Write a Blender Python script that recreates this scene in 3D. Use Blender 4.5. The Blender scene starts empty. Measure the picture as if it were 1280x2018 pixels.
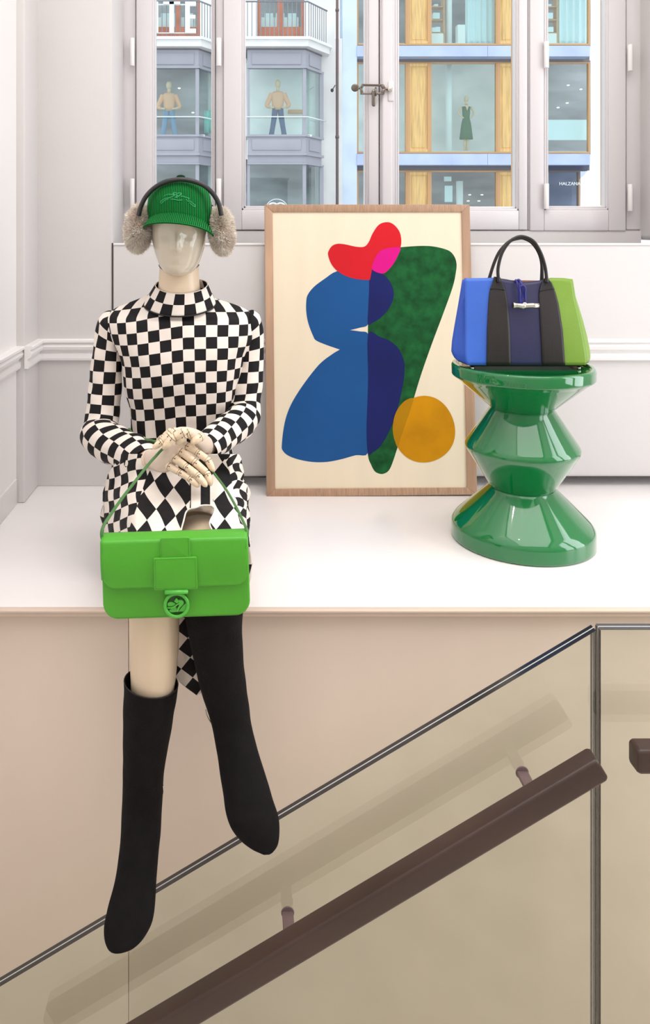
import bpy, bmesh, math, random
from mathutils import Vector, Matrix, noise
R = random.Random(7)
PI = math.pi
sc = bpy.context.scene
# ------------------------------------------------------------------ camera
F, CX, CY, CZ = 1600.0, 470.0, 445.0, 0.83       # focal length in px of the 1280x2018 frame, eye point, eye height
cd = bpy.data.cameras.new('camera'); cam = bpy.data.objects.new('camera', cd)
sc.collection.objects.link(cam); sc.camera = cam
cam.location = (0, 0, CZ); cam.rotation_euler = (PI/2, 0, 0)
cd.sensor_fit = 'VERTICAL'; cd.sensor_height = 36.0; cd.lens = F/2018*36
cd.shift_x = (640-CX)/2018; cd.shift_y = -(1009-CY)/2018
cd.clip_start = 0.05; cd.clip_end = 200
# ------------------------------------------------------------------ world + lights
wd = bpy.data.worlds.new('sky'); sc.world = wd; wd.use_nodes = True
bg = wd.node_tree.nodes['Background']; bg.inputs[0].default_value = (0.94, 0.97, 1.0, 1); bg.inputs[1].default_value = 2.05
sc.view_settings.view_transform = 'Standard'; sc.view_settings.look = 'None'
sc.view_settings.exposure = -0.24; sc.view_settings.gamma = 1.0; sc.view_settings.use_curve_mapping = False

def area(name, loc, rot, sx, sy, power, col=(1, 1, 1), shape='RECTANGLE'):
    l = bpy.data.lights.new(name, 'AREA'); l.shape = shape; l.size = sx
    if shape == 'RECTANGLE': l.size_y = sy
    l.energy = power; l.color = col
    o = bpy.data.objects.new(name, l); sc.collection.objects.link(o)
    o.location = loc; o.rotation_euler = rot
    return o
# tall daylight windows in the right-hand wall of the room
for i, yy in enumerate((0.80, 1.60)):
    area('daylight_window', (2.56, yy, 1.05), (0, PI/2, 0), 2.1, 0.64, 17, (0.93, 0.965, 1.0))
# large soft overhead fill added to light the room, then the ceiling spots
area('added_fill_light', (0.9, 0.35, 3.36), (0, 0, 0), 3.0, 3.2, 86, (1.0, 0.985, 0.98))
for (x, y) in ((0.45, 1.25), (0.95, 1.15), (1.35, 1.4), (0.1, 0.9), (-0.3, 1.5)):
    area('ceiling_spot', (x, y, 3.3), (0, 0, 0), 0.06, 0.06, 4.0, (1.0, 0.93, 0.84), 'DISK')

# ------------------------------------------------------------------ helpers
def W(x, y, D): return Vector(((x-CX)/F*D, D, CZ-(y-CY)/F*D))
def lin(c):
    return tuple(((v/255)/12.92 if v/255 <= .04045 else ((v/255+.055)/1.055)**2.4) for v in c) + (1,)
MATS = {}
def mat(name, col, rough=.5, metal=0, spec=.5, bump=None, var=None, coat=0, sheen=0, vec='Object'):
    """principled material; var=(scale, amount) colour variation, bump=(scale, strength[, stretch])"""
    m = bpy.data.materials.new(name); m.use_nodes = True; MATS[name] = m
    nt = m.node_tree; p = nt.nodes['Principled BSDF']
    p.inputs['Base Color'].default_value = lin(col); p.inputs['Roughness'].default_value = rough
    p.inputs['Metallic'].default_value = metal; p.inputs['Specular IOR Level'].default_value = spec
    p.inputs['Coat Weight'].default_value = coat; p.inputs['Coat Roughness'].default_value = .03
    if sheen: p.inputs['Sheen Weight'].default_value = sheen
    if var or bump:
        tc = nt.nodes.new('ShaderNodeTexCoord')
    if var:
        mp = nt.nodes.new('ShaderNodeMapping'); nt.links.new(tc.outputs[vec], mp.inputs[0])
        if len(var) > 2: mp.inputs['Scale'].default_value = var[2]
        n = nt.nodes.new('ShaderNodeTexNoise'); n.inputs['Scale'].default_value = var[0]; n.inputs['Detail'].default_value = 5
        nt.links.new(mp.outputs[0], n.inputs['Vector'])
        r = nt.nodes.new('ShaderNodeMix'); r.data_type = 'RGBA'
        a = tuple(max(0, c*(1-var[1])) for c in col); b = tuple(min(255, c*(1+var[1])) for c in col)
        r.inputs['A'].default_value = lin(a); r.inputs['B'].default_value = lin(b)
        cr = nt.nodes.new('ShaderNodeMapRange'); cr.inputs[1].default_value = .3; cr.inputs[2].default_value = .7
        nt.links.new(n.outputs['Fac'], cr.inputs[0]); nt.links.new(cr.outputs[0], r.inputs['Factor'])
        nt.links.new(r.outputs['Result'], p.inputs['Base Color'])
    if bump:
        mp = nt.nodes.new('ShaderNodeMapping'); nt.links.new(tc.outputs[vec], mp.inputs[0])
        if len(bump) > 2: mp.inputs['Scale'].default_value = bump[2]
        n = nt.nodes.new('ShaderNodeTexNoise'); n.inputs['Scale'].default_value = bump[0]; n.inputs['Detail'].default_value = 4
        nt.links.new(mp.outputs[0], n.inputs['Vector'])
        b = nt.nodes.new('ShaderNodeBump'); b.inputs['Strength'].default_value = bump[1]; b.inputs['Distance'].default_value = .01
        nt.links.new(n.outputs['Fac'], b.inputs['Height']); nt.links.new(b.outputs[0], p.inputs['Normal'])
    return m
def glass(name, tint=(235, 242, 240), ior=1.5, rough=0.0, refl=1.0):
    m = bpy.data.materials.new(name); m.use_nodes = True; nt = m.node_tree; nt.nodes.clear()
    o = nt.nodes.new('ShaderNodeOutputMaterial'); mx = nt.nodes.new('ShaderNodeMixShader')
    t = nt.nodes.new('ShaderNodeBsdfTransparent'); t.inputs[0].default_value = lin(tint)
    g = nt.nodes.new('ShaderNodeBsdfGlossy'); g.inputs['Roughness'].default_value = rough
    g.inputs[0].default_value = (refl, refl, refl, 1)
    fr = nt.nodes.new('ShaderNodeFresnel'); fr.inputs[0].default_value = ior
    geo = nt.nodes.new('ShaderNodeNewGeometry'); mul = nt.nodes.new('ShaderNodeMath'); mul.operation = 'MULTIPLY'
    inv = nt.nodes.new('ShaderNodeMath'); inv.operation = 'SUBTRACT'; inv.inputs[0].default_value = 1
    nt.links.new(geo.outputs['Backfacing'], inv.inputs[1]); nt.links.new(inv.outputs[0], mul.inputs[0]); nt.links.new(fr.outputs[0], mul.inputs[1])
    nt.links.new(mul.outputs[0], mx.inputs[0]); nt.links.new(t.outputs[0], mx.inputs[1]); nt.links.new(g.outputs[0], mx.inputs[2])
    nt.links.new(mx.outputs[0], o.inputs[0]); return m

def crom(pts, n=6, closed=False):
    P = [tuple(p) for p in pts]; out = []; N = len(P)
    rng = range(N) if closed else range(N-1)
    for i in rng:
        if closed: a, b, c, d = P[i-1], P[i], P[(i+1) % N], P[(i+2) % N]
        else: a, b, c, d = P[max(i-1, 0)], P[i], P[i+1], P[min(i+2, N-1)]
        if closed and b == c: out.append(b); continue
        for k in range(n):
            t = k/n
            out.append(tuple(.5*((2*q)+(-p+r)*t+(2*p-5*q+4*r-s)*t*t+(-p+3*q-3*r+s)*t**3) for p, q, r, s in zip(a, b, c, d)))
    if not closed: out.append(P[-1])
    return out
def lerp_tab(tab, x):
    if x <= tab[0][0]: return tab[0][1:]
    for a, b in zip(tab, tab[1:]):
        if x <= b[0]:
            t = (x-a[0])/(b[0]-a[0]); return tuple(p+(q-p)*t for p, q in zip(a[1:], b[1:]))
    return tab[-1][1:]
def ss(a, b, x):
    t = max(0, min(1, (x-a)/(b-a))); return t*t*(3-2*t)

class MB:
    def __init__(s): s.bm = bmesh.new(); s.uv = s.bm.loops.layers.uv.new('UVMap'); s.smooth = False
    def face(s, vs, uvs=None, smooth=None):
        try: f = s.bm.faces.new(vs)
        except ValueError: return None
        f.smooth = s.smooth if smooth is None else smooth
        if uvs:
            for l, u in zip(f.loops, uvs): l[s.uv].uv = u
        return f
    def hexa(s, p):   # 8 points: bottom ring 0-3, top ring 4-7
        v = [s.bm.verts.new(q) for q in p]
        for a in ((3, 2, 1, 0), (4, 5, 6, 7), (0, 1, 5, 4), (1, 2, 6, 5), (2, 3, 7, 6), (3, 0, 4, 7)): s.face([v[i] for i in a], smooth=False)
        return v
    def box(s, lo, hi):
        x0, y0, z0 = lo; x1, y1, z1 = hi
        return s.hexa([(x0, y0, z0), (x1, y0, z0), (x1, y1, z0), (x0, y1, z0), (x0, y0, z1), (x1, y0, z1), (x1, y1, z1), (x0, y1, z1)])
    def pbox(s, x0, y0, x1, y1, D, depth):   # pixel rectangle at distance D, going back by depth
        a = W(x0, y1, D); b = W(x1, y0, D); return s.box((a.x, D, a.z), (b.x, D+depth, b.z))
    def grid(s, rows, uvs=None, closed=False, smooth=True, skip=None):
        V = [[s.bm.verts.new(p) for p in r] for r in rows]; n = len(rows[0])
        for i in range(len(rows)-1):
            for j in range(n if closed else n-1):
                k = (j+1) % n
                if skip and skip(i, j): continue
                u = None
                if uvs: u = uvs(i, j) if callable(uvs) else [uvs[i][j], uvs[i][j+1], uvs[i+1][j+1], uvs[i+1][j]]
                s.face([V[i][j], V[i][k], V[i+1][k], V[i+1][j]], u, smooth)
        return V
    def cap(s, ring, flip=False): s.face(ring[::-1] if flip else ring, smooth=False)
    def tube(s, pts, rad, n=10, uvk=None, caps=True, sub=0, flat=1.0, round_ends=False, wr=0.0):
        if sub: 
            q = crom([tuple(p)+(r,) for p, r in zip(pts, rad)] if hasattr(rad, '__len__') else [tuple(p)+(rad,) for p in pts], sub)
            pts = [Vector(a[:3]) for a in q]; rad = [a[3] for a in q]
        else:
            pts = [Vector(p) for p in pts]
            if not hasattr(rad, '__len__'): rad = [rad]*len(pts)
        if round_ends:
            d0 = (pts[0]-pts[1]).normalized(); d1 = (pts[-1]-pts[-2]).normalized(); r0, r1 = rad[0], rad[-1]
            pts = [pts[0]+d0*r0*.92, pts[0]+d0*r0*.6] + list(pts) + [pts[-1]+d1*r1*.6, pts[-1]+d1*r1*.92]
            rad = [r0*.35, r0*.8]+list(rad)+[r1*.8, r1*.35]
        T = [(pts[min(i+1, len(pts)-1)]-pts[max(i-1, 0)]).normalized() for i in range(len(pts))]
        up = Vector((0, -1, 0)); 
        if abs(T[0].dot(up)) > .8: up = Vector((0, 0, 1))
        u = (up - T[0]*up.dot(T[0])).normalized(); rows = []; L = 0; uvr = []
        for i, p in enumerate(pts):
            u = (u - T[i]*u.dot(T[i])).normalized(); v = T[i].cross(u)
            if i: L += (pts[i]-pts[i-1]).length
            row = []
            for j in range(n):
                a = 2*PI*j/n; r = rad[i]
                if wr: r *= 1+wr*noise.noise(Vector((math.cos(a)*1.2, math.sin(a)*1.2, L*28)))
                row.append(p + u*math.cos(a)*r*flat + v*math.sin(a)*r)
            rows.append(row); uvr.append([(j/n*(uvk[0] if uvk else 1), L*(uvk[1] if uvk else 1)) for j in range(n+1)])
        V = s.grid(rows, uvr, closed=True)
        if caps: s.cap(V[0]); s.cap(V[-1], True)
        return V
    def lathe(s, prof, c, n=64, caps=True):
        rows = [[(c[0]+r*math.cos(2*PI*j/n), c[1]+r*math.sin(2*PI*j/n), c[2]+z) for j in range(n)] for r, z in prof]
        V = s.grid(rows, closed=True)
        if caps: s.cap(V[0], True); s.cap(V[-1])
        return V
    def ellip(s, c, r, n=16, m=10):
        rows = [[(c[0]+r[0]*math.sin(PI*i/m)*math.cos(2*PI*j/n), c[1]+r[1]*math.sin(PI*i/m)*math.sin(2*PI*j/n), c[2]-r[2]*math.cos(PI*i/m)) for j in range(n)] for i in range(1, m)]
        V = s.grid(rows, closed=True); s.cap(V[0], True); s.cap(V[-1])
    def prism(s, poly, d):      # poly: list of Vectors (planar), extruded by vector d
        a = [s.bm.verts.new(p) for p in poly]; b = [s.bm.verts.new(Vector(p)+Vector(d)) for p in poly]; n = len(a)
        s.face(a, smooth=False); s.face(b[::-1], smooth=False)
        for i in range(n): s.face([a[i], b[i], b[(i+1) % n], a[(i+1) % n]], smooth=False)
    def build(s, name, m, parent=None, bevel=0, recalc=True, solid=0, weld=False, seg=2, angle=None):
        if weld: bmesh.ops.remove_doubles(s.bm, verts=s.bm.verts, dist=1e-5)
        if recalc: bmesh.ops.recalc_face_normals(s.bm, faces=s.bm.faces)
        me = bpy.data.meshes.new(name); s.bm.to_mesh(me); s.bm.free()
        o = bpy.data.objects.new(name, me); sc.collection.objects.link(o)
        me.materials.append(m)
        if parent: o.parent = parent; o.matrix_parent_inverse = Matrix.Translation(-Vector(parent.location))
        if bevel:
            b = o.modifiers.new('bevel', 'BEVEL'); b.width = bevel; b.segments = seg; b.limit_method = 'ANGLE'; b.angle_limit = math.radians(angle or 40)
            for p in me.polygons: p.use_smooth = True
            b.harden_normals = False
        if solid: 
            q = o.modifiers.new('thickness', 'SOLIDIFY'); q.thickness = solid; q.offset = 0
        return o
def tag(o, label=None, cat=None, group=None, kind=None):
    if label: o['label'] = label
    if cat: o['category'] = cat
    if group: o['group'] = group
    if kind: o['kind'] = kind
    return o
def thing(name, loc, label, cat, group=None):
    o = bpy.data.objects.new(name, None); sc.collection.objects.link(o); o.location = loc; o.empty_display_size = .05
    return tag(o, label, cat, group)
def struct(name, loc=(0, 0, 0), label=None):
    o = bpy.data.objects.new(name, None); sc.collection.objects.link(o); o.location = loc; o['kind'] = 'structure'
    if label: o['label'] = label
    return o

# ------------------------------------------------------------------ materials
M = {}
M['wall'] = mat('painted_wall', (211, 207, 206), .55, var=(2.2, .012), bump=(60, .04))
M['trim'] = mat('painted_trim', (236, 233, 232), .35, bump=(40, .03))
M['sash'] = mat('painted_sash', (218, 214, 216), .32, bump=(30, .03, (1, 1, .1)))
M['ledge'] = mat('ledge_paint', (247, 242, 241), .28, var=(3, .015), bump=(25, .02))
M['beige'] = mat('warm_lit_beige', (230, 212, 196), .38, var=(1.6, .03, (1, 1, .25)), bump=(14, .03, (4, 1, .3)))  # own beige with the stairwell's warm light mixed into the colour
M['nosing'] = mat('nosing_paint', (226, 205, 188), .35)
M['floorlow'] = mat('stair_floor', (222, 212, 198), .35, var=(6, .08))
M['ceil'] = mat('ceiling_paint', (235, 232, 228), .7)
M['dark'] = mat('dark_gap', (70, 62, 58), .8)
M['metal'] = mat('nickel', (128, 120, 112), .28, metal=1)
M['glass'] = glass('window_glass', (248, 251, 252), 1.22)
M['balglass'] = glass('balustrade_glass', (254, 255, 253), 1.65)
M['gedge'] = mat('glass_edge', (44, 46, 52), .12, spec=.8)
M['inter'] = mat('interlayer', (214, 216, 214), .4)
M['rail'] = mat('stained_wood_rail', (68, 49, 43), .38, var=(9, .10, (.3, 1, 1)), bump=(30, .05, (.2, 1, 1)))
M['railtop'] = M['rail']
M['skin'] = mat('mannequin_skin', (228, 206, 178), .3, var=(9, .01))
M['face'] = mat('mannequin_face', (214, 202, 182), .16, coat=.4)
M['hand'] = mat('mannequin_hand', (232, 212, 194), .4)
M['wood_l'] = mat('pale_wood', (236, 212, 182), .38, var=(120, .05, (1, 1, 1)))
M['pin'] = mat('dark_pin', (42, 30, 24), .6)
M['boot'] = mat('black_suede', (15, 12, 13), .85, spec=.2, var=(40, .3), bump=(260, .25))
M['bootin'] = mat('boot_lining', (36, 26, 24), .7)
M['green_l'] = mat('green_leather', (78, 170, 40), .34, var=(7, .03), bump=(420, .05))
M['green_d'] = mat('green_strap', (70, 118, 58), .45)
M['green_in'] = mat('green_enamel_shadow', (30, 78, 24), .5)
M['green_p'] = mat('green_enamel', (80, 186, 60), .25, coat=.3)
M['lacquer'] = mat('green_lacquer', (6, 116, 56), .05, spec=.55, coat=.8)
M['oak'] = mat('oak_frame', (176, 142, 116), .5, var=(26, .10, (14, 1, 1)), bump=(90, .08, (6, 1, 1)))
M['oakv'] = mat('oak_frame_upright', (178, 144, 118), .5, var=(26, .10, (1, 1, .07)), bump=(90, .08, (1, 1, .1)))
M['canvas'] = mat('cream_paper', (238, 223, 198), .75, var=(5, .012, (3, 1, .3)))
M['p_blue'] = mat('print_blue', (34, 86, 146), .8, var=(3, .05))
M['p_navy'] = mat('print_navy', (30, 36, 96), .7, var=(4, .06))
M['p_green'] = mat('print_green', (27, 84, 44), .8, var=(34, .20))
M['p_red'] = mat('print_red', (208, 32, 42), .7, var=(3, .03))
M['p_pink'] = mat('print_pink', (216, 22, 134), .7, var=(3, .03))
M['p_ochre'] = mat('print_ochre', (202, 138, 10), .7, var=(9, .07))
M['p_olive'] = mat('print_olive', (178, 126, 10), .7, var=(9, .05))
M['t_blue'] = mat('blue_leather', (60, 108, 208), .42, var=(5, .04), bump=(320, .06))
M['t_blue2'] = mat('deep_blue_leather', (46, 92, 200), .42, var=(5, .04), bump=(320, .06))
M['t_black'] = mat('black_leather', (34, 28, 27), .48, var=(6, .05), bump=(320, .06))
M['t_navy'] = mat('navy_leather', (46, 46, 84), .42, var=(5, .05), bump=(320, .06))
M['t_green'] = mat('lime_leather', (122, 158, 54), .42, var=(5, .03), bump=(320, .06))
M['t_in'] = mat('brown_lining', (128, 88, 74), .7)
M['t_strap'] = mat('blue_cord', (38, 40, 130), .35)
M['chrome'] = mat('polished_silver', (226, 222, 210), .12, metal=1)
M['fur'] = mat('cream_fur', (248, 228, 216), .95, spec=.05, var=(45, .10))
M['furroot'] = mat('fur_roots', (222, 192, 170), .95, spec=.05)
M['band'] = mat('black_band', (44, 40, 44), .35)
def corduroy():
    m = mat('green_corduroy', (12, 128, 50), .75, spec=.15); nt = m.node_tree; p = nt.nodes['Principled BSDF']
    uv = nt.nodes.new('ShaderNodeUVMap'); w = nt.nodes.new('ShaderNodeTexWave'); w.bands_direction = 'X'
    w.inputs['Scale'].default_value = .95; w.inputs['Distortion'].default_value = .15; w.inputs['Detail'].default_value = 1
    nt.links.new(uv.outputs[0], w.inputs[0])
    b = nt.nodes.new('ShaderNodeBump'); b.inputs['Strength'].default_value = .9; b.inputs['Distance'].default_value = .0022
    nt.links.new(w.outputs['Fac'], b.inputs['Height']); nt.links.new(b.outputs[0], p.inputs['Normal'])
    mx = nt.nodes.new('ShaderNodeMix'); mx.data_type = 'RGBA'; mx.inputs['A'].default_value = lin((2, 48, 16)); mx.inputs['B'].default_value = lin((14, 142, 60))
    nt.links.new(w.outputs['Fac'], mx.inputs['Factor']); nt.links.new(mx.outputs['Result'], p.inputs['Base Color'])
    return m
for k_ in M:
    if k_.startswith('p_') or k_ == 'canvas': M[k_].node_tree.nodes['Principled BSDF'].inputs['Specular IOR Level'].default_value = .15
M['cord'] = corduroy()
def checker():
    m = mat('checked_jersey', (240, 228, 214), .7, spec=.25); nt = m.node_tree; p = nt.nodes['Principled BSDF']
    uv = nt.nodes.new('ShaderNodeUVMap'); c = nt.nodes.new('ShaderNodeTexChecker'); c.inputs['Scale'].default_value = 1
    mp = nt.nodes.new('ShaderNodeMapping'); mp.inputs['Location'].default_value = (0.003, 0.002, .5)
    c.inputs[1].default_value = lin((241, 230, 220)); c.inputs[2].default_value = lin((20, 17, 20))
    nt.links.new(uv.outputs[0], mp.inputs[0]); nt.links.new(mp.outputs[0], c.inputs[0]); nt.links.new(c.outputs[0], p.inputs['Base Color'])
    tc = nt.nodes.new('ShaderNodeTexCoord'); n = nt.nodes.new('ShaderNodeTexNoise'); n.inputs['Scale'].default_value = 16; n.inputs['Detail'].default_value = 2
    b = nt.nodes.new('ShaderNodeBump'); b.inputs['Strength'].default_value = .35; b.inputs['Distance'].default_value = .012
    nt.links.new(tc.outputs['Object'], n.inputs[0]); nt.links.new(n.outputs['Fac'], b.inputs['Height']); nt.links.new(b.outputs[0], p.inputs['Normal'])
    return m
M['check'] = checker()
M['hem'] = mat('cream_binding', (240, 230, 220), .7)
M['blacktrim'] = mat('black_binding', (24, 20, 22), .7)
# exterior
M['stone'] = mat('pale_stone', (236, 234, 232), .8, var=(1.2, .03))
M['graypaint'] = mat('grey_painted_metal', (168, 168, 178), .5, var=(1.5, .02))
M['graydark'] = mat('grey_soffit_and_beam_shade', (120, 118, 122), .7)
M['steelblue'] = mat('blue_grey_concrete', (190, 204, 236), .7, var=(1.1, .05), bump=(4, .2))
M['ply'] = mat('honey_wood', (226, 188, 124), .5, var=(3, .08, (6, 1, .5)))
M['plyf'] = mat('honey_wood_frame', (206, 160, 112), .5)
M['door'] = mat('red_brown_wood', (176, 112, 88), .5, var=(3, .06))
M['pipe'] = mat('brown_pipe', (112, 92, 92), .5)
M['shopback'] = mat('shop_wall', (240, 246, 246), .8, var=(.7, .10, (1, 1, 1.5)))
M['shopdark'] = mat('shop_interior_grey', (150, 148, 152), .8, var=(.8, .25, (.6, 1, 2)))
M['white'] = mat('white_paint', (240, 244, 244), .6)
M['pale'] = mat('pale_cyan', (224, 242, 246), .6)
M['sgl'] = glass('shop_glass', (240, 248, 247), 1.9)
M['railing'] = mat('railing_grey', (132, 134, 142), .5)
M['peach'] = mat('peach_knit', (236, 178, 138), .8)
M['jeans'] = mat('blue_denim', (62, 92, 130), .8)
M['jeans_l'] = mat('light_denim', (110, 150, 186), .8)
M['mskin'] = mat('display_skin', (224, 196, 160), .6)
M['gdress'] = mat('green_dress', (40, 104, 56), .7)
M['street'] = mat('street', (120, 120, 122), .9)
M['mint'] = mat('mint_fabric', (150, 214, 206), .8)
M['blackthin'] = mat('black_line', (60, 58, 60), .7)

# ------------------------------------------------------------------ room shell
YB, YW = 2.59, 2.87            # back wall face, window plane
ZC, ZF = 3.4, -1.25
XL = -0.665
# ledge (display platform)
m = MB(); m.box((XL-.12, 1.768, -.016), (2.7, 2.9, 0)); o = m.build('trim_1', M['ledge'], bevel=.003); tag(o, 'white painted display ledge under the window', kind='structure')
m = MB(); m.box((XL-.12, 1.758, -.0165), (2.7, 1.792, -.0015)); m.box((XL-.12, 1.752, -.006), (2.7, 1.77, -.0005)); o = m.build('trim_2', M['nosing'], bevel=.0012); tag(o, 'beige nosing strip along the ledge front', kind='structure')
wf = struct('wall_front', (0, 1.8, -.6), 'beige panelled wall under the ledge')
m = MB(); m.box((XL-.12, 1.80, ZF), (2.7, 1.88, -.02)); m.build('backing', M['beige'], wf)
xj = W(253, 1300, 1.785).x
for a, b in ((XL-.12, xj-.0005), (xj+.0005, 1.62), (1.6224, 2.7)):
    m = MB(); m.box((a, 1.785, ZF), (b, 1.803, -.0185)); m.build('panel', M['beige'], wf, bevel=.001)
# lower floor, ceiling, other walls
m = MB(); m.box((XL-.15, -1.7, ZF-.1), (2.8, 1.9, ZF)); tag(m.build('floor', M['floorlow']), kind='structure')
m = MB(); m.box((XL-.15, -1.7, ZC), (2.8, 3.0, ZC+.1)); tag(m.build('ceiling', M['ceil']), kind='structure')
wl = struct('wall_left', (XL, 1, 0), 'white side wall left of the mannequin')
m = MB(); m.box((XL-.12, -1.6, ZF), (XL, YB+.02, ZC)); m.build('wall_face', M['trim'], wl)  # lighter trim colour stands in for the stronger light on this wall
m = MB(); m.box((XL-.01, 2.43, 0), (-.640, YB+.01, ZC)); m.build('pilaster', M['wall'], wl, bevel=.004, seg=3)
m = MB(); m.box((XL-.01, -1.6, 0), (XL+.004, 2.425, .075)); tag(m.build('baseboard_left', M['trim'], bevel=.002), kind='structure')
# right wall with window opening, rear wall with openings
wr = struct('wall_right', (2.6, .5, 0), 'white side wall out of view on the right')
for lo, hi in (((2.6, -1.6, ZF), (2.72, .47, ZC)), ((2.6, 1.13, ZF), (2.72, 1.27, ZC)), ((2.6, 1.93, ZF), (2.72, 2.95, ZC)),
               ((2.6, .47, ZF), (2.72, 1.13, -.02)), ((2.6, 1.27, ZF), (2.72, 1.93, -.02)), ((2.6, .47, 2.12), (2.72, 1.13, ZC)), ((2.6, 1.27, 2.12), (2.72, 1.93, ZC))):
    m = MB(); m.box(lo, hi); m.build('wall_face', M['wall'], wr)
m = MB(); m.box((XL-.12, -1.62, ZF), (2.7, -1.5, ZC)); tag(m.build('wall_rear', M['wall']), kind='structure')
# back wall: pilaster left, lintel, reveals, radiator panel, sill wall
wb = struct('wall_back', (.4, YB, .5), 'white wall around and below the window')
xa = -.4035
m = MB(); m.box((XL-.1, YB, 0), (xa, YW+.1, ZC)); m.build('wall_face', M['wall'], wb, bevel=.002)
m = MB(); m.box((1.412, YB, .78), (2.7, YW+.1, ZC)); m.build('wall_face', M['wall'], wb, bevel=.02, seg=5)
m = MB(); m.box((xa, YB, 2.35), (1.412, YW+.1, ZC)); m.build('wall_face', M['wall'], wb)
m = MB(); m.box((xa, YW-.02, 0), (1.412, YW+.08, .812)); m.build('wall_face', M['wall'], wb)
m = MB(); m.box((xa-.001, YB-.0012, .03), (xa+.003, YB+.002, .775)); m.build('shadow_gap', M['dark'], wb)
m = MB(); m.box((xa+.004, YB, .030), (2.7, YB+.02, .770)); m.build('panel', M['wall'], wb, bevel=.0015)
m = MB(); m.box((xa+.004, YB-.003, .768), (2.7, YB+.03, .7745)); m.build('panel_top_highlight', M['trim'], wb, bevel=.001)  # lighter strip painting the highlight along the panel's top edge
m = MB(); m.box((xa+.004, YB-.003, .028), (2.7, YB+.004, .0315)); m.build('panel_foot_shade', M['dark'], wb)  # dark strip standing in for the shadow line under the panel
m = MB(); m.box((xa, YB+.10, 0), (2.7, YB+.12, .1)); m.build('recess_back_shade', M['dark'], wb)  # coloured dark to paint the shade inside the recess
# chair rail mouldings: profile (projection, z)
zt, zb = .83-(669-CY)/F*2.57, .83-(711-CY)/F*2.57
H = zt-zb
prof = [(0, 0), (.012, 0), (.014, .10*H), (.014, .30*H), (.009, .34*H), (.010, .42*H), (.020, .52*H), (.023, .66*H), (.018, .80*H), (.019, .84*H), (.026, .87*H), (.026, .97*H), (.022, H), (0, H)]
def rail(path, name):          # path: list of (x, y, outward normal) extruded profile with mitres
    m = MB(); rows = []
    for (x, y, nx, ny) in path: rows.append([(x+nx*p, y+ny*p, zb+z) for p, z in prof])
    V = m.grid(rows, closed=True, smooth=False); m.cap(V[0]); m.cap(V[-1], True)
    return m.build(name, M['trim'], recalc=True)
s2 = 1
o = rail([(XL, -1.5, 1, 0), (XL, 2.43, 1, 0)], 'trim_3'); tag(o, 'moulded chair rail along the left wall', kind='structure')
o = rail([(-.640, 2.425, 1, 0), (-.640, YB, 1, -1), (xa, YB, 0, -1)], 'trim_4'); tag(o, 'moulded chair rail in the left corner', kind='structure')
o = rail([(xa+.003, YB, 0, -1), (2.6, YB, 0, -1)], 'trim_5'); tag(o, 'moulded chair rail across the panel behind the stool', kind='structure')

# ------------------------------------------------------------------ windows
YS = 2.845
def sash(num, x0, x1, gx0, gx1, gy=405, bot=453, hinge=None, edge_strip=None, step=None):
    w = struct('window_%d' % num, (W((x0+x1)/2, 0, YS).x, YS, .83))
    top = -760
    for a, b in ((x0, gx0-9), (gx1+9, x1)):
        m = MB(); m.pbox(a, top, b, bot, YS, .055); m.build('stile', M['sash'], w, bevel=.003)
    m = MB(); m.pbox(gx0-9, gy+9, gx1+9, bot, YS, .05); m.build('bottom_rail', M['sash'], w, bevel=.003)
    for k, (d, off) in enumerate(((9, .006), (5, .016))):
        d2 = d-4
        for a, b in ((gx0-d, gx0-d2), (gx1+d2, gx1+d)):
            m = MB(); m.pbox(a, top, b, gy+d, YS+off, .03); m.build('glazing_bead', M['sash'], w, bevel=.0015)
        m = MB(); m.pbox(gx0-d, gy+d2, gx1+d, gy+d, YS+off, .03); m.build('glazing_bead', M['sash'], w, bevel=.0015)
    m = MB(); m.pbox(gx0-2, top, gx1+2, gy+2, YS+.03, .005); m.build('glass_pane', M['glass'], w)
    if edge_strip:
        m = MB(); m.pbox(gx1-3, top, gx1, gy, YS+.045, .02); m.build('tan_strip', M['plyf'], w)  # thin tan strip along the right side of the glass
    for hx, ys in (hinge or []):
        for (ya, yb) in ys:
            p = W(hx, ya, YS-.012); q = W(hx, yb, YS-.012)
            m = MB(); m.tube([p, q], .0085, 16); h = m.build('hinge', M['trim'], w, bevel=.001)
    return w
HY = ((75, 130), (352, 410)); 
w1 = sash(1, 268, 424, 308, 415, gy=402, hinge=[(260, HY)])
w2 = sash(2, 440, 746, 485, 717, gy=405, hinge=[(431, HY)])
w3 = sash(3, 748.5, 1039, 787, 1013, gy=406, edge_strip=True, hinge=[])
w4 = sash(4, 1044, 1233, 1081, 1190, gy=405, bot=455, edge_strip=True, hinge=[(1241, ((88, 140), (363, 416))), (1076, ((82, 134), (362, 412)))])
for w, t in ((w1, 'narrow white casement left of the mannequin head'), (w2, 'wide white casement left of the latch'), (w3, 'wide white casement right of the latch'), (w4, 'narrow white casement at the far right')): w['label'] = t
fr = struct('window_5', (.4, YW, .83), 'fixed white outer frame and mullions of the window')
for a, b in ((243, 267), (424, 440), (1039.5, 1043.5), (1233.5, 1262)):
    m = MB(); m.pbox(a, -760, b, 452, YS+.012, .06); m.build('frame_post', M['sash'], fr, bevel=.002)
m = MB(); m.pbox(243, 446, 1262, 456, YS+.02, .08); m.build('frame_sill', M['sash'], fr, bevel=.002)
m = MB(); m.pbox(746.2, -760, 748.3, 452, YS+.03, .02); m.build('shadow_gap', M['dark'], fr)
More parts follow.
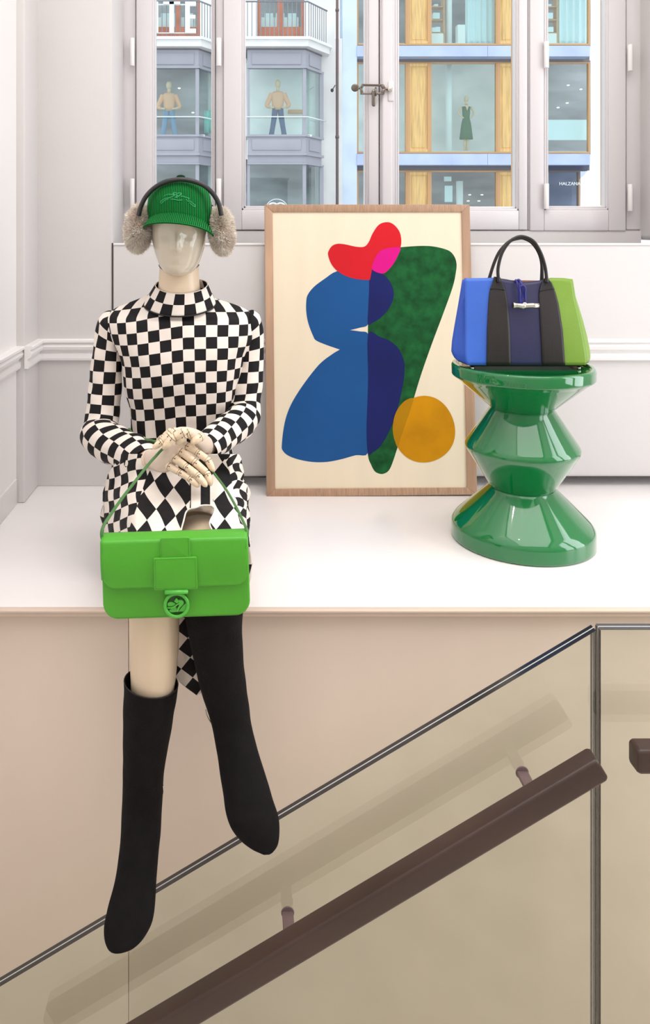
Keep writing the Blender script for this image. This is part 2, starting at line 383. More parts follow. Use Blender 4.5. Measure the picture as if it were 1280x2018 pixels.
# rounded cover strip on the meeting stile
m = MB(); m.pbox(752, -760, 774, 445, YS-.012, .02); m.build('cover_strip', M['sash'], w3, bevel=.008, seg=5)
m = MB(); m.pbox(764, 160, 776, 200, YS-.016, .02); m.build('latch_plate', M['sash'], w3, bevel=.004)
# latch: oval loop frame with knob left, screw head right, keyhole plate below
la = MB(); DL = YS-.024
poly = lambda pts, D: [W(x, y, D) for x, y in pts]
latch = la
def frame_ring(mb, outer, inner, D, dep):
    n = len(outer); O = poly(outer, D); I = poly(inner, D)
    for i in range(n):
        j = (i+1) % n; d = Vector((0, dep, 0))
        mb.hexa([O[i], O[j], I[j], I[i], O[i]+d, O[j]+d, I[j]+d, I[i]+d])
frame_ring(latch, [(709, 173), (712, 165), (756, 166), (760, 174), (757, 186), (710, 186)], [(713, 175), (717, 169.5), (750, 170), (754, 175), (750, 182), (716, 182)], DL, .008)
for a, b in (((700, 173), (711, 174)), ((758, 175), (765, 176))): latch.tube([W(a[0], a[1], DL+.004), W(b[0], b[1], DL+.004)], .004, 10)
lt = latch.build('latch_loop', M['metal'], w3, bevel=.0008)
m = MB(); m.tube([W(699, 173, DL-.004), W(699.5, 173, DL+.012)], .0135, 24); m.build('knob', M['metal'], lt, bevel=.003)
m = MB(); c = W(769, 175.5, DL-.004); m.tube([c, c+Vector((0, .012, 0))], .009, 20); m.tube([c-Vector((0, .003, 0)), c], .005, 16); m.build('screw_head', M['chrome'], lt, bevel=.001)
m = MB(); m.tube([W(736, 180, DL-.003), W(736, 206, DL-.003)], .0075, 14, flat=.4, round_ends=True); m.tube([W(740, 172, DL-.006), W(740, 189, DL-.006)], .003, 10); m.build('drop_plate', M['metal'], lt)

# ------------------------------------------------------------------ street and buildings across it
m = MB(); m.box((-30, 3.4, -9.2), (40, 60, -9)); tag(m.build('street', M['street']), 'grey street surface far below the window', 'street')
def part_px(parent, name, x0, y0, x1, y1, D, dep, mt, bev=0):
    y1 = min(y1, CY+9.829*F/D); m = MB(); m.pbox(x0, y0, x1, y1, D, dep); return m.build(name, mt, parent, bevel=bev)
def slanted(parent, name, xa, ya0, ya1, Da, xb_world, Db, mt, th=.12):
    """vertical slab from (xa at Da) to (world x at Db); ya0/ya1 pixel rows at Da"""
    a0 = W(xa, ya0, Da); a1 = W(xa, ya1, Da); m = MB()
    n = Vector((-(Db-Da), xb_world-a0.x, 0)).normalized()*th
    b0 = Vector((xb_world, Db, a0.z)); b1 = Vector((xb_world, Db, a1.z))
    m.hexa([a1, b1, b1+n, a1+n, a0, b0, b0+n, a0+n]); return m.build(name, mt, parent)
DLB = 24.0
lb = thing('stone_building', (W(480, 0, DLB).x, DLB+1, -9), 'pale stone building with grey bay windows and balconies across the street', 'building')
part_px(lb, 'wall', 100, -700, 300, 1200, DLB+1.2, .5, M['stone']); 
part_px(lb, 'wall', 392, 76, 486, 1200, DLB+1.2, .5, M['stone']); part_px(lb, 'wall', 604, 76, 674, 1200, DLB+1.2, .5, M['stone'])
part_px(lb, 'wall', 300, 78, 662, 92, DLB+1.9, .4, M['stone']); part_px(lb, 'wall', 395, -700, 508, 80, DLB+1.9, .5, M['stone'])
part_px(lb, 'wall', 599, -700, 660, 80, DLB+1.9, .5, M['stone']); part_px(lb, 'wall', 300, -700, 660, -250, DLB+1.9, .5, M['stone'])
for (fx0, fx1, nm) in ((274, 391, 0), (487, 602, 1)):
    xs = W(fx1, 0, DLB).x + .56; DB = DLB+.94; xl = W(fx0, 0, DLB).x-.56
    for r, (a, b, nme, mt, d) in enumerate(((97, 133, 'upper_spandrel', M['graypaint'], 0), (268, 302, 'middle_spandrel', M['graypaint'], 0), (306, 322, 'lower_spandrel', M['graypaint'], .03))):
        part_px(lb, nme, fx0, a, fx1, b, DLB+d, .12, mt); slanted(lb, nme, fx1, a, b, DLB+d, xs, DB, mt)
    for (a, b) in ((130, 134), (265, 269), (301, 306), (321, 324)):
        part_px(lb, 'cornice', fx0, a, fx1+2, b, DLB-.06, .2, M['graypaint']); slanted(lb, 'cornice', fx1+1, a, b, DLB-.06, xs+.08, DB, M['graypaint'])
    for (a, b) in ((104, 127), (274, 296)):        # raised panels
        part_px(lb, 'raised_panel', fx0+9, a, fx1-9, b, DLB-.03, .05, M['graypaint'], .012)
        p0 = W(fx1, a, DLB); m = MB()
        t0, t1 = .2, .85; z0 = W(0, b, DLB).z; z1 = W(0, a, DLB).z
        A = Vector((p0.x+(xs-p0.x)*t0, DLB+.94*t0, 0)); Bq = Vector((p0.x+(xs-p0.x)*t1, DLB+.94*t1, 0)); n = Vector((.86, -.5, 0))*.03
        m.hexa([A+n+Vector((0, 0, z0)), Bq+n+Vector((0, 0, z0)), Bq+Vector((0, 0, z0)), A+Vector((0, 0, z0)), A+n+Vector((0, 0, z1)), Bq+n+Vector((0, 0, z1)), Bq+Vector((0, 0, z1)), A+Vector((0, 0, z1))]); m.build('raised_panel', M['graypaint'], lb)
    for (a, b) in ((134, 266), (324, 470)):
        for (x0, x1) in ((fx0, fx0+5), (fx1-6, fx1+1)): part_px(lb, 'mullion', x0, a, x1, b, DLB, .12, M['graypaint'])
        m = MB(); m.box((xs-.06, DB-.06, W(0, b, DLB).z), (xs+.06, DB+.1, W(0, a, DLB).z)); m.build('mullion', M['graypaint'], lb)
        part_px(lb, 'pane', fx0+5, a, fx1-6, b, DLB+.05, .02, M['sgl'])
        slanted(lb, 'pane', fx1+1, a, b, DLB+.05, xs-.06, DB, M['sgl'], .02)
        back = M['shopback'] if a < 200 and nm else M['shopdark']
        part_px(lb, 'shop_back_wall', fx0-8, a-10, fx1+18, b+8, DLB+1.15, .05, back)
        part_px(lb, 'shop_floor', fx0-8, b-1, fx1+12, b+3, DLB+.15, 1.0, M['shopback'])
    # thin guard bar in front of the glass
    m = MB(); z = W(0, 231, DLB).z; m.tube([(xl, DLB-.1, z), (W(fx1+3, 0, DLB).x, DLB-.1, z), (xs+.14, DB, z)], .018, 6); m.build('guard_bar', M['white'], lb)
    # soffit, balcony slab, railing
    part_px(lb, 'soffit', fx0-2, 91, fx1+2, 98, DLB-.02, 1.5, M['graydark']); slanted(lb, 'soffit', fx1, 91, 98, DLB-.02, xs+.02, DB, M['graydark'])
    zs0, zs1 = W(0, 91, DLB-.3).z, W(0, 78, DLB-.3).z
    e = W(fx1+5, 0, DLB-.3).x; l = W(fx0-6, 0, DLB-.3).x
    m = MB(); m.prism([Vector((l, DLB-.3, zs0)), Vector((e, DLB-.3, zs0)), Vector((e+.75, DLB+.85, zs0)), Vector((e+.75, DLB+2.2, zs0)), Vector((l, DLB+2.2, zs0))], (0, 0, zs1-zs0)); m.build('balcony_slab', M['stone'], lb)
    m = MB(); m.prism([Vector((l-.1, DLB-.38, zs1)), Vector((e+.04, DLB-.38, zs1)), Vector((e+.82, DLB+.8, zs1)), Vector((e+.82, DLB+2.2, zs1)), Vector((l-.1, DLB+2.2, zs1))], (0, 0, .08)); m.build('slab_edge', M['white'], lb)
    DR = DLB-.2; zt_, zb_ = W(0, 3, DR).z, zs1+.08
    P0 = Vector((W(fx0-4, 0, DR).x, DR, 0)); P1 = Vector((W(fx1+4, 0, DR).x, DR, 0)); P2 = Vector((P1.x+.68, DR+1.05, 0))
    m = MB(); m.tube([P0+Vector((0, 0, zt_)), P1+Vector((0, 0, zt_)), P2+Vector((0, 0, zt_))], .025, 6); m.build('handrail', M['railing'], lb)
    for (A, Bq, n) in ((P0, P1, 14), (P1, P2, 9)):
        for k in range(n):
            q = A.lerp(Bq, (k+.5)/n); m = MB(); m.box((q.x-.011, q.y-.011, zb_), (q.x+.011, q.y+.011, zt_)); m.build('baluster', M['railing'], lb)
# balcony doors in brown wood, with white boxes stacked inside
for (x0, x1, c) in ((303, 394, 350), (507, 598, 551)):
    part_px(lb, 'door_back', x0, -260, x1, 76, DLB+2.6, .05, M['shopdark'])
    part_px(lb, 'door_panel', x0, 53, x1, 76, DLB+1.9, .08, M['door'])
    for a, b in ((x0, x0+6), (c-5, c+6), (x1-6, x1)): part_px(lb, 'door_stile', a, -250, b, 53, DLB+1.9, .08, M['door'])
    part_px(lb, 'door_pane', x0+6, -250, c-5, 53, DLB+1.95, .01, M['sgl']); part_px(lb, 'door_pane', c+6, -250, x1-6, 53, DLB+1.95, .01, M['sgl'])
    part_px(lb, 'counter', x0+7, 34, x1-10, 54, DLB+2.2, .2, M['white'])
    for q in (x0+14, x0+36, x0+60): part_px(lb, 'box', q, 26, q+17, 34, DLB+2.2, .2, M['pale'])
# drain pipe
m = MB(); a = W(664, -700, DLB+.9); b = W(664, 1076, DLB+.9); m.tube([a, b], .045, 10)
for y in (20, 270, 500): c = W(664, y, DLB+.9); m.tube([c-Vector((0, 0, .04)), c+Vector((0, 0, .04))], .06, 10)
tag(m.build('drain_pipe', M['pipe']), 'thin brown drain pipe between the two buildings', 'pipe')
# wall lamp on a stalk
m = MB(); a = W(660, 168, DLB+1.1); b = W(654, 178, DLB+.6); m.tube([a, b], .015, 6); m.ellip(b, (.05, .05, .06), 10, 6); tag(m.build('wall_lamp', M['blackthin']), 'tiny dark lamp on the stone wall left of the drain pipe', 'lamp')
# white letters on the first balcony railing
lt_D = DLB-.24
def letter(name, rects, label):
    m = MB()
    for r in rects: m.pbox(*r, lt_D, -.1)
    m.build('face', M['white'], o_ := thing(name, W(rects[0][0], rects[0][3], lt_D), label, 'letter', 'white sign letters on the balcony railing')); return o_
letter('sign_letter', [(300, 5, 312, 66)], 'white letter stroke at the left edge of the balcony railing sign')
letter('sign_letter', [(334, 5, 343, 66), (322, 5, 355, 10)], 'white letter T on the balcony railing')
letter('sign_letter', [(365, 5, 374, 66), (374, 5, 386, 13), (374, 31, 385, 38), (374, 58, 386, 66)], 'white letter E on the balcony railing')
sgn = thing('sign_rail', W(340, 66, lt_D), 'thin white rails that carry the balcony sign letters', 'rail')
part_px(sgn, 'lower_rail', 306, 64, 372, 65.5, lt_D+.02, .03, M['white']); part_px(sgn, 'upper_rail', 306, 8, 372, 10, lt_D+.02, .03, M['white'])
# round white decal on lower bay window
m = MB(); c = W(545, 415, DLB+.02); pts = [c+Vector((math.cos(a)*.34, 0, math.sin(a)*.34)) for a in [2*PI*k/28 for k in range(29)]]; m.tube(pts, .012, 5)
for dx in (-.11, .11):
    pts = [c+Vector((dx+math.cos(a)*.15, 0, .09+math.sin(a)*.13)) for a in [(.25+1.5*k/14)*PI+(PI if dx > 0 else 0) for k in range(15)]]; m.tube(pts, .028, 5)
tag(m.build('window_decal', M['white']), 'white ring emblem with two interlocking arcs on lower bay glass', 'emblem')

# right-hand building
DRB = 26.0
rb = thing('office_building', (W(900, 0, DRB).x, DRB+1, -9), 'blue-grey framed building with honey wood panels across the street', 'building')
part_px(rb, 'pillar', 675, -700, 703, 1200, DRB-.3, .8, mat('pale_blue_concrete', (214, 228, 246), .7, var=(1.1, .04)))
for (a, b) in ((-120, -98), (90, 111), (303, 325)):
    part_px(rb, 'floor_beam', 703, a, 960, b, DRB-.35, .6, M['steelblue']); part_px(rb, 'floor_beam', 960.6, a, 1162, b, DRB-.35, .6, M['steelblue'])
    part_px(rb, 'beam_shadow_strip', 703, b-2, 1161, b+11, DRB+.1, .4, M['graydark'])  # dark strip painting the shadow below each beam
# curved bracket under lower beam at right
pts = [(1081, 325)] + [(1162, 320), (1160, 328), (1156, 338), (1149, 347), (1140, 354), (1140, 420), (1081, 420)]
for (a, b, end) in ((-98, 90, 1162), (121, 303, 1162), (335, 540, 1142)):
    part_px(rb, 'transom', 703, a if a > 0 else a, end, (a if a > 0 else a)+4, DRB+.12, .15, M['plyf']); part_px(rb, 'window_sill', 703, min(b, 600)-4, end, min(b, 600)-1, DRB+.02, .2, M['plyf'])
    top, bot = a+4, b-4
    for x0 in (802, 980):
        f = part_px(rb, 'wood_panel', x0+5, top, x0+40, bot-2, DRB+.1, .08, M['ply'])
        for (p, q) in ((x0, x0+5), (x0+40, x0+45)): part_px(rb, 'panel_stile', p, top, q, bot, DRB+.04, .16, M['plyf'])
        part_px(rb, 'panel_rail', x0+5, top, x0+40, top+6, DRB+.07, .1, M['ply']); part_px(rb, 'panel_rail', x0+5, bot-5, x0+40, bot, DRB+.04, .14, M['ply'])
        part_px(rb, 'raised_panel', x0+9, top+8, x0+36, bot-8, DRB+.08, .05, M['ply'], .01)
    for i, (p, q) in enumerate(((703, 802), (847, 980), (1025, end))):
        part_px(rb, 'window_jamb', p, top, p+3, bot, DRB+.05, .15, M['plyf']); part_px(rb, 'window_jamb', q-3, top, q, bot, DRB+.05, .15, M['plyf'])
        part_px(rb, 'pane', p+3, top, q-3, bot, DRB+.12, .02, M['sgl'])
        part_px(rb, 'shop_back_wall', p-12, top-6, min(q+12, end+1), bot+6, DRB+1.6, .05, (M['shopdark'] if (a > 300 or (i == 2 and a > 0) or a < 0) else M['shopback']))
        part_px(rb, 'shop_floor', p-6, bot-1, min(q+6, end), bot+2, DRB+.3, 1.3, M['shopback'])
m = MB(); m.prism([W(x, y, DRB-.3) for x, y in pts], (0, .3, 0)); m.build('curved_bracket', glass('bracket_glass', (215, 220, 235), 1.4), rb)
# shop contents
sh = thing('display_column', W(884, 300, DRB+.7), 'white round column inside the middle shop window', 'column')
m = MB(); m.tube([W(884, 298, DRB+.7), W(884, 122, DRB+.7)], .1, 16); m.build('shaft', M['white'], sh)
m = MB(); m.tube([W(884, 88, DRB+.7), W(884, -90, DRB+.7)], .1, 16); tag(m.build('display_column', M['white']), 'pale round column in the upper shop window beside the shelves', 'column')
m = MB(); m.tube([W(905, 470, DRB+.7), W(905, 357, DRB+.7)], .11, 16); tag(m.build('display_column', M['white']), 'white column in lowest shop window right of the hanging sign', 'column')
m = MB(); m.pbox(876, 366, 891, 398, DRB+.5, .04); tag(m.build('hanging_sign', M['pale']), 'pale blank rectangular sign in the lowest shop window', 'sign')
m = MB(); m.pbox(876, 348, 889, 357, DRB+.5, .12); tag(m.build('light_box', M['pale']), 'small pale box hanging above the blank sign', 'box')
m = MB(); m.pbox(1062, 236, 1158, 276, DRB+.4, .03); tag(m.build('window_blind', M['pale']), 'pale cyan banner across the right shop window', 'banner')
# upper floor: curtain, shelf with boxes
rows = []
for y in range(-90, 89, 8):
    rows.append([W(x, y, DRB+.6+.06*math.sin(x*.55)) for x in range(916, 977, 2)])
m = MB(); m.grid(rows); tag(m.build('curtain', M['pale'], solid=.01), 'pale blue curtain in the upper shop window', 'curtain')
rows = [[W(x, y, DRB+.6+.06*math.sin(x*.5)) for x in range(1096, 1158, 2)] for y in range(-90, 89, 8)]
m = MB(); m.grid(rows); tag(m.build('curtain', M['pale'], solid=.01), 'pale blue curtain in the upper right shop window', 'curtain')
for (xs_, lab) in ((849, 'open shelf with white boxes left of the upper column'), (1072, 'open shelf with white boxes in the upper right shop window')):
    s_ = thing('shelf_unit', W(xs_+12, 88, DRB+.6), lab, 'shelf')
    for y in (12, 38, 64): part_px(s_, 'shelf_board', xs_, y, xs_+25, y+2, DRB+.5, .3, M['plyf'])
    part_px(s_, 'side_board', xs_+24, -90, xs_+27, 88, DRB+.5, .3, M['plyf']); part_px(s_, 'base_cabinet', xs_, 66, xs_+24, 88, DRB+.5, .3, M['white'])
    for (bx, y0, y1, w) in ((4, 25, 37, 13), (2, 54, 63, 7), (9, 53, 63, 9), (6, 8, 12, 8)):
        m = MB(); m.pbox(xs_+bx, y0, xs_+bx+w, y1, DRB+.5, .2)
        wh = {25: 'largest pale box on the middle board', 54: 'narrow pale box on the lower board', 53: 'wider pale box on the lower board', 8: 'small pale box on the top board'}[y0]
        tag(m.build('storage_box', M['pale']), wh+' of the '+('left' if xs_ < 1000 else 'right')+' shop shelf', 'box', 'pale boxes on the '+('left' if xs_ < 1000 else 'right')+' shop shelf')
m = MB(); m.pbox(901, 48, 917, 88, DRB+.5, .3); tag(m.build('display_plinth', M['white'], bevel=.03), 'white ribbed plinth beside the upper curtain', 'plinth')
# ceiling spots inside lower shops
em = bpy.data.materials.new('lamp_glow'); em.use_nodes = True; p_ = em.node_tree.nodes['Principled BSDF']; p_.inputs['Emission Color'].default_value = (1, .85, .6, 1); p_.inputs['Emission Strength'].default_value = 4
for (x, y, D_) in ((925, 384, DRB+1.2), (949, 384, DRB+1.2), (922, 396, DRB+1.3), (943, 396, DRB+1.3), (1119, 168, DRB+1.2), (1144, 176, DRB+1.2), (1117, 203, DRB+1.2), (1099, 212, DRB+1.2), (353, 174, DLB+.9), (380, 222, DLB+.9)):
    c = W(x, y, D_); m = MB(); m.ellip(c, (.045, .045, .018), 10, 6)
    wh = ('in the lowest shop window right of the white column' if x > 900 and y > 380 else 'in the right shop window above the cyan banner') if x > 600 else ('beside the head of the peach cardigan mannequin' if y < 200 else 'low right of the peach cardigan mannequin')
    ps = {(925, 384): 'upper left', (949, 384): 'upper right', (922, 396): 'lower left', (943, 396): 'lower right', (1119, 168): 'topmost', (1144, 176): 'rightmost', (1117, 203): 'third from top', (1099, 212): 'lowest left'}.get((x, y), '')
    tag(m.build('shop_spotlight', em), (ps+' tiny lit ceiling spot '+wh).strip(), 'lamp', 'lit spots inside the shops')
# small lettering seen low in right window
def text(body, loc, size, mt, name, label=None, cat=None, rot=(PI/2, 0, 0), ext=.002, parent=None):
    c = bpy.data.curves.new(name, 'FONT'); c.body = body; c.size = size; c.extrude = ext; c.align_x = 'CENTER'
    o = bpy.data.objects.new(name, c); sc.collection.objects.link(o); o.location = loc; o.rotation_euler = rot
    dg = bpy.context.evaluated_depsgraph_get(); me = bpy.data.meshes.new_from_object(o.evaluated_get(dg)); mo = bpy.data.objects.new(name, me)
    sc.collection.objects.link(mo); mo.location = loc; mo.rotation_euler = rot; bpy.data.objects.remove(o); me.materials.clear(); me.materials.append(mt)
    if parent: mo.parent = parent; mo.matrix_parent_inverse = Matrix.Translation(-Vector(parent.location))
    if label: tag(mo, label, cat)
    return mo
text('HALZANA', W(1122, 365, DRB-.36), .145, M['white'], 'shop_lettering', ext=.01, parent=rb)

def display_mannequin(label, x, D, ytop, yfoot, top, bottom, kind, seed=0):
    zt = W(x, ytop, D).z; zf = W(x, yfoot, D).z; h = zt-zf; X = W(x, 0, D).x
    t = thing('shop_mannequin', (X, D, zf), label, 'mannequin')
    P = lambda a, b, c: Vector((X+a*h, D+b*h, zf+c*h))
    m = MB(); m.ellip(P(0, 0, .94), (.042*h, .05*h, .06*h), 14, 10); m.tube([P(0, 0, .9), P(0, 0, .83)], .025*h, 10); m.build('head', M['mskin'], t)
    def ringloft(rs, mt, nm):
        mm = MB(); rows = [[P(rx*math.cos(a), ry*math.sin(a), z) for a in [2*PI*k/18 for k in range(18)]] for z, rx, ry in rs]
        V = mm.grid(rows, closed=True); mm.cap(V[0]); mm.cap(V[-1], True); return mm.build(nm, mt, t)
    if kind == 'jeans':
        ringloft([(.57, .075, .05), (.62, .078, .055), (.70, .085, .06), (.76, .10, .06), (.80, .10, .05), (.83, .06, .035)], top, 'sweater')
        for s in (-1, 1):
            m = MB(); m.tube([P(s*.09, 0, .80), P(s*.125, -.01, .71), P(s*.155, -.02, .63), P(s*.11, -.06, .60)], [.033*h, .034*h, .028*h, .02*h], 12, sub=4); m.build('sleeve', top, t)
            m = MB(); m.tube([P(s*.11, -.06, .60), P(s*.06, -.075, .595)], .014*h, 8, round_ends=True); m.build('hand', M['mskin'], t)
            m = MB(); m.tube([P(s*.035, 0, .60), P(s*.05, 0, .47), P(s*.085, 0, .25), P(s*.125, 0, .02)], [.044*h, .04*h, .036*h, .052*h], 14, sub=4); m.build('trouser_leg', bottom, t)
    else:
        ringloft([(.22, .12, .09), (.35, .105, .08), (.5, .085, .065), (.6, .06, .045), (.7, .07, .055), (.8, .072, .045)], bottom, 'dress')
        for s in (-1, 1):
            m = MB(); m.tube([P(s*.085, 0, .80), P(s*.135, .01, .68), P(s*.06, -.06, .59)], [.02*h, .017*h, .012*h], 10, sub=4); m.build('arm', M['mskin'], t)
            m = MB(); m.tube([P(s*.03, 0, .3), P(s*.02, 0, .02)], [.025*h, .018*h], 10); m.build('leg', M['mskin'], t)
        m = MB(); m.prism([P(-.035, -.062, .82), P(.035, -.062, .82), P(0, -.066, .72)], (0, .01, 0)); m.build('neckline', M['mskin'], t)
display_mannequin('shop mannequin in a peach jumper and flared blue jeans in second bay window', 547, DLB+.5, 157, 296, M['peach'], M['jeans'], 'jeans')
display_mannequin('shop mannequin in peach cardigan and light jeans in first bay window', 333, DLB+.5, 160, 298, M['peach'], M['jeans_l'], 'jeans')
display_mannequin('shop mannequin in a dark green V-neck dress beside white column', 918, DRB+.7, 188, 299, M['gdress'], M['gdress'], 'dress')
# clothes on a rail behind first bay's side glass
m = MB(); rows = [[W(403+(x*1.7), y, DLB+.75+.03*math.sin(x*1.3)) for x in range(0, 12)] for y in (218, 226, 240, 262)]
m.grid(rows); tag(m.build('hanging_coat', M['mint'], solid=.03), 'mint coat hanging behind the side glass of first bay', 'coat')
m = MB(); m.pbox(568, 216, 598, 222, DLB+.8, .3); tag(m.build('display_table', M['plyf']), 'wooden table inside the second bay window', 'table')

# ------------------------------------------------------------------ balustrade and handrails
GD, GT = 1.60, .022
def glass_panel(name, label, poly_, edges):
    t = thing(name, W(poly_[1][0], 2400, GD), label, 'balustrade')
    for d0, d1, nm in ((0, .010, 'glass_sheet'), (.0122, .0222, 'glass_sheet')):
        m = MB(); m.prism([W(x, y, GD)+Vector((0, d0, 0)) for x, y in poly_], (0, d1-d0, 0)); m.build(nm, M['balglass'], t)
    for (a, b) in edges:
        A = W(a[0], a[1], GD); B = W(b[0], b[1], GD); n = Vector((-(B-A).z, 0, (B-A).x)).normalized()*.0012
        if n.z < 0 and abs(n.z) > .2: n = -n
        for d0, d1, mt, nm in ((0, .0095, 'gedge', 'polished_edge'), (.0098, .0125, 'inter', 'edge_interlayer'), (.0128, .0222, 'gedge', 'polished_edge')):
            m = MB(); q = [A, B, B+n, A+n]; m.prism([p+Vector((0, d0, 0)) for p in q], (0, d1-d0, 0)); m.build(nm, M[mt], t)
top = lambda x: 1243+(1174-x)*.5975
glass_panel('glass_balustrade', 'sloping glass balustrade panel following the stair below the ledge', [(-160, top(-160)), (1174, 1243), (1174, 2480), (-160, 2480)], [((-160, top(-160)), (1174, 1243)), ((1173.2, 2480), (1173.2, 1246))])
glass_panel('glass_balustrade', 'level glass balustrade panel at the right behind the short handrail', [(1183, 1241), (1600, 1241), (1600, 2480), (1183, 2480)], [((1183, 1241), (1600, 1241)), ((1183, 2480), (1183, 1242))])
def handrail(name, label, pts, brk):
    """pts: front-top pixel line at D=1.5; section 4 cm deep, 5.3 cm high, chamfered"""
    t = thing(name, W(pts[1][0], pts[1][1]+60, 1.5), label, 'handrail')
    A, B = W(pts[0][0], pts[0][1], 1.5), W(pts[1][0], pts[1][1], 1.5); d = (B-A).normalized(); up = Vector((0, -1, 0)).cross(d); up = up if up.z > 0 else -up
    h, w, c = .047, .042, .006
    sec = [(0, -c), (c*.6, 0), (w-c*.6, 0), (w, -c), (w, -h+c), (w-c, -h), (c, -h), (0, -h+c)]
    def ring(P, s=1, ins=0): return [P+Vector((0, w/2+(a-w/2)*s, 0))+up*(-h/2+(b+h/2)*s) for a, b in sec]
    m = MB(); rows = [ring(A, .86), ring(A+d*.006), ring(B-d*.006), ring(B, .86)]; V = m.grid(rows, closed=True, smooth=False); m.cap(V[0]); m.cap(V[-1], True)
    o = m.build('rail', M['rail'], t, bevel=.0025, seg=3, angle=25)
    for bx in brk:
        P = A+d*((W(bx, 0, 1.5).x-A.x)/d.x) - up*h*.5
        m = MB(); m.box((P.x-.011, 1.535, P.z-.004), (P.x+.011, GD-.002, P.z+.004)); b = m.build('bracket', M['pipe'], t, bevel=.0015)
        m = MB(); m.tube([(P.x, GD-.003, P.z), (P.x, GD, P.z)], .013, 24); m.build('bracket_disc', M['pipe'], b, bevel=.002)
    return t
handrail('handrail', 'long dark brown wooden handrail sloping up to the right', [(40, 1497+(1177-40)*.5985), (1177, 1497)], [1052, 560])
handrail('handrail', 'short end of a dark brown handrail at the right edge', [(1257.5, 1480), (1700, 1480)], [1420])

# ------------------------------------------------------------------ framed print leaning on the panel
def pp(x, y, off=0):
    a, b = (x-CX)/F, -(y-CY)/F; D = (2.49+.0892*CZ)/(1-.0892*b); return Vector((a*D, D, CZ+b*D)) + Vector((0, -.996, .0889))*off
NB = Vector((0, .996, -.0889))
art = thing('framed_print', pp(732, 978), 'large oak framed abstract print leaning between mannequin and green stool', 'picture')
fo = [(521, 403), (925, 403), (940, 975), (525, 979.5)]; fi = [(537, 418), (909, 418), (920, 961), (542, 963.5)]
for i in range(4):
    j = (i+1) % 4; q = [pp(*fo[i]), pp(*fo[j]), pp(*fi[j]), pp(*fi[i])]
    m = MB(); m.hexa(q+[p+NB*.024 for p in q]); m.build('frame_bar', M['oak'] if i % 2 == 0 else M['oakv'], art, bevel=.0012)
m = MB(); q = [pp(x, y, -.004) for x, y in ((534, 415), (912, 415), (923, 964), (539, 966))]; m.hexa([p for p in q]+[p+NB*.004 for p in q]); paper = m.build('paper_sheet', M['canvas'], art)
m = MB(); q = [pp(x, y, -.0085) for x, y in fi]; m.hexa([p for p in q]+[p+NB*.006 for p in q]); m.build('backing_board', M['dark'], art)
SH = {
 'green': ('p_green', [(655,385),(665,345),(690,318),(735,303),(803,298),(900,291),(980,293),(1060,312),(1095,340),(1112,385),(1108,440),(1090,520),(1040,660),(980,820),(920,990),(880,1120),(840,1240),(800,1360),(765,1470),(742,1522),(715,1541),(690,1542),(663,1528),(642,1490),(626,1440),(618,1300),(624,1120),(627,1000),(625,860),(626,740),(628,640),(632,560),(640,450)]),
 'blue': ('p_blue', [(455,430),(390,470),(330,515),(295,560),(287,600),(288,660),(300,720),(325,785),(342,810),(400,835),(472,860),(472,860),(430,885),(360,940),(280,1040),(215,1140),(180,1220),(162,1300),(153,1385),(157,1412),(185,1440),(240,1462),(320,1477),(400,1477),(480,1462),(560,1440),(624,1430),(618,1300),(624,1120),(627,1000),(625,860),(626,773),(580,760),(528,753),(528,753),(580,740),(626,722),(628,640),(632,560),(638,476),(640,420),(560,420)]),
 'navy_top': ('p_navy', [(641,421),(700,440),(745,485),(767,540),(762,590),(737,640),(695,686),(660,708),(626,722),(627,640),(631,560)]),
 'navy_low': ('p_navy', [(627,773),(690,790),(745,812),(790,850),(818,905),(827,950),(822,1030),(800,1140),(775,1230),(735,1325),(692,1393),(655,1423),(626,1432),(618,1300),(624,1120),(627,1000)]),
 'red': ('p_red', [(407,340),(412,315),(430,290),(460,279),(500,282),(560,295),(605,295),(630,270),(650,225),(680,180),(710,163),(745,162),(775,180),(800,215),(809,260),(803,305),(780,365),(748,412),(706,443),(648,420),(648,420),(637,477),(637,477),(590,476),(520,462),(460,430),(425,390)]),
 'pink': ('p_pink', [(803,300),(790,345),(765,390),(740,420),(706,443),(649,420),(658,375),(675,340),(700,315),(740,303)]),
 'ochre': ('p_ochre', [(933+171*math.cos(a)+3*math.sin(3*a), 1300+183*math.sin(a)+3*math.cos(2*a)) for a in [2*PI*k/26 for k in range(26)]]),
 'olive': ('p_olive', [(874,1128),(862,1180),(835,1260),(805,1345),(788,1395),(770,1345),(763,1300),(768,1240),(790,1185),(830,1140)]),
}
NMS = {'green': 'dark green printed shape', 'blue': 'blue printed double lobe', 'navy_top': 'upper navy overlap', 'navy_low': 'lower navy overlap', 'red': 'red printed bean shape', 'pink': 'magenta overlap', 'ochre': 'ochre printed disc', 'olive': 'olive overlap'}
for k, (nm, (mt, pts)) in enumerate(SH.items()):
    q = crom(pts, 4, True); q = [p for i, p in enumerate(q) if i == 0 or (abs(p[0]-q[i-1][0])+abs(p[1]-q[i-1][1])) > .5]
    m = MB(); f = m.face([m.bm.verts.new(pp(500+x*.359375, 380+y*.359375, -.0038+k*.00012)) for x, y in q])
    o = m.build('printed_shape', M[mt], paper); o['label'] = NMS[nm]

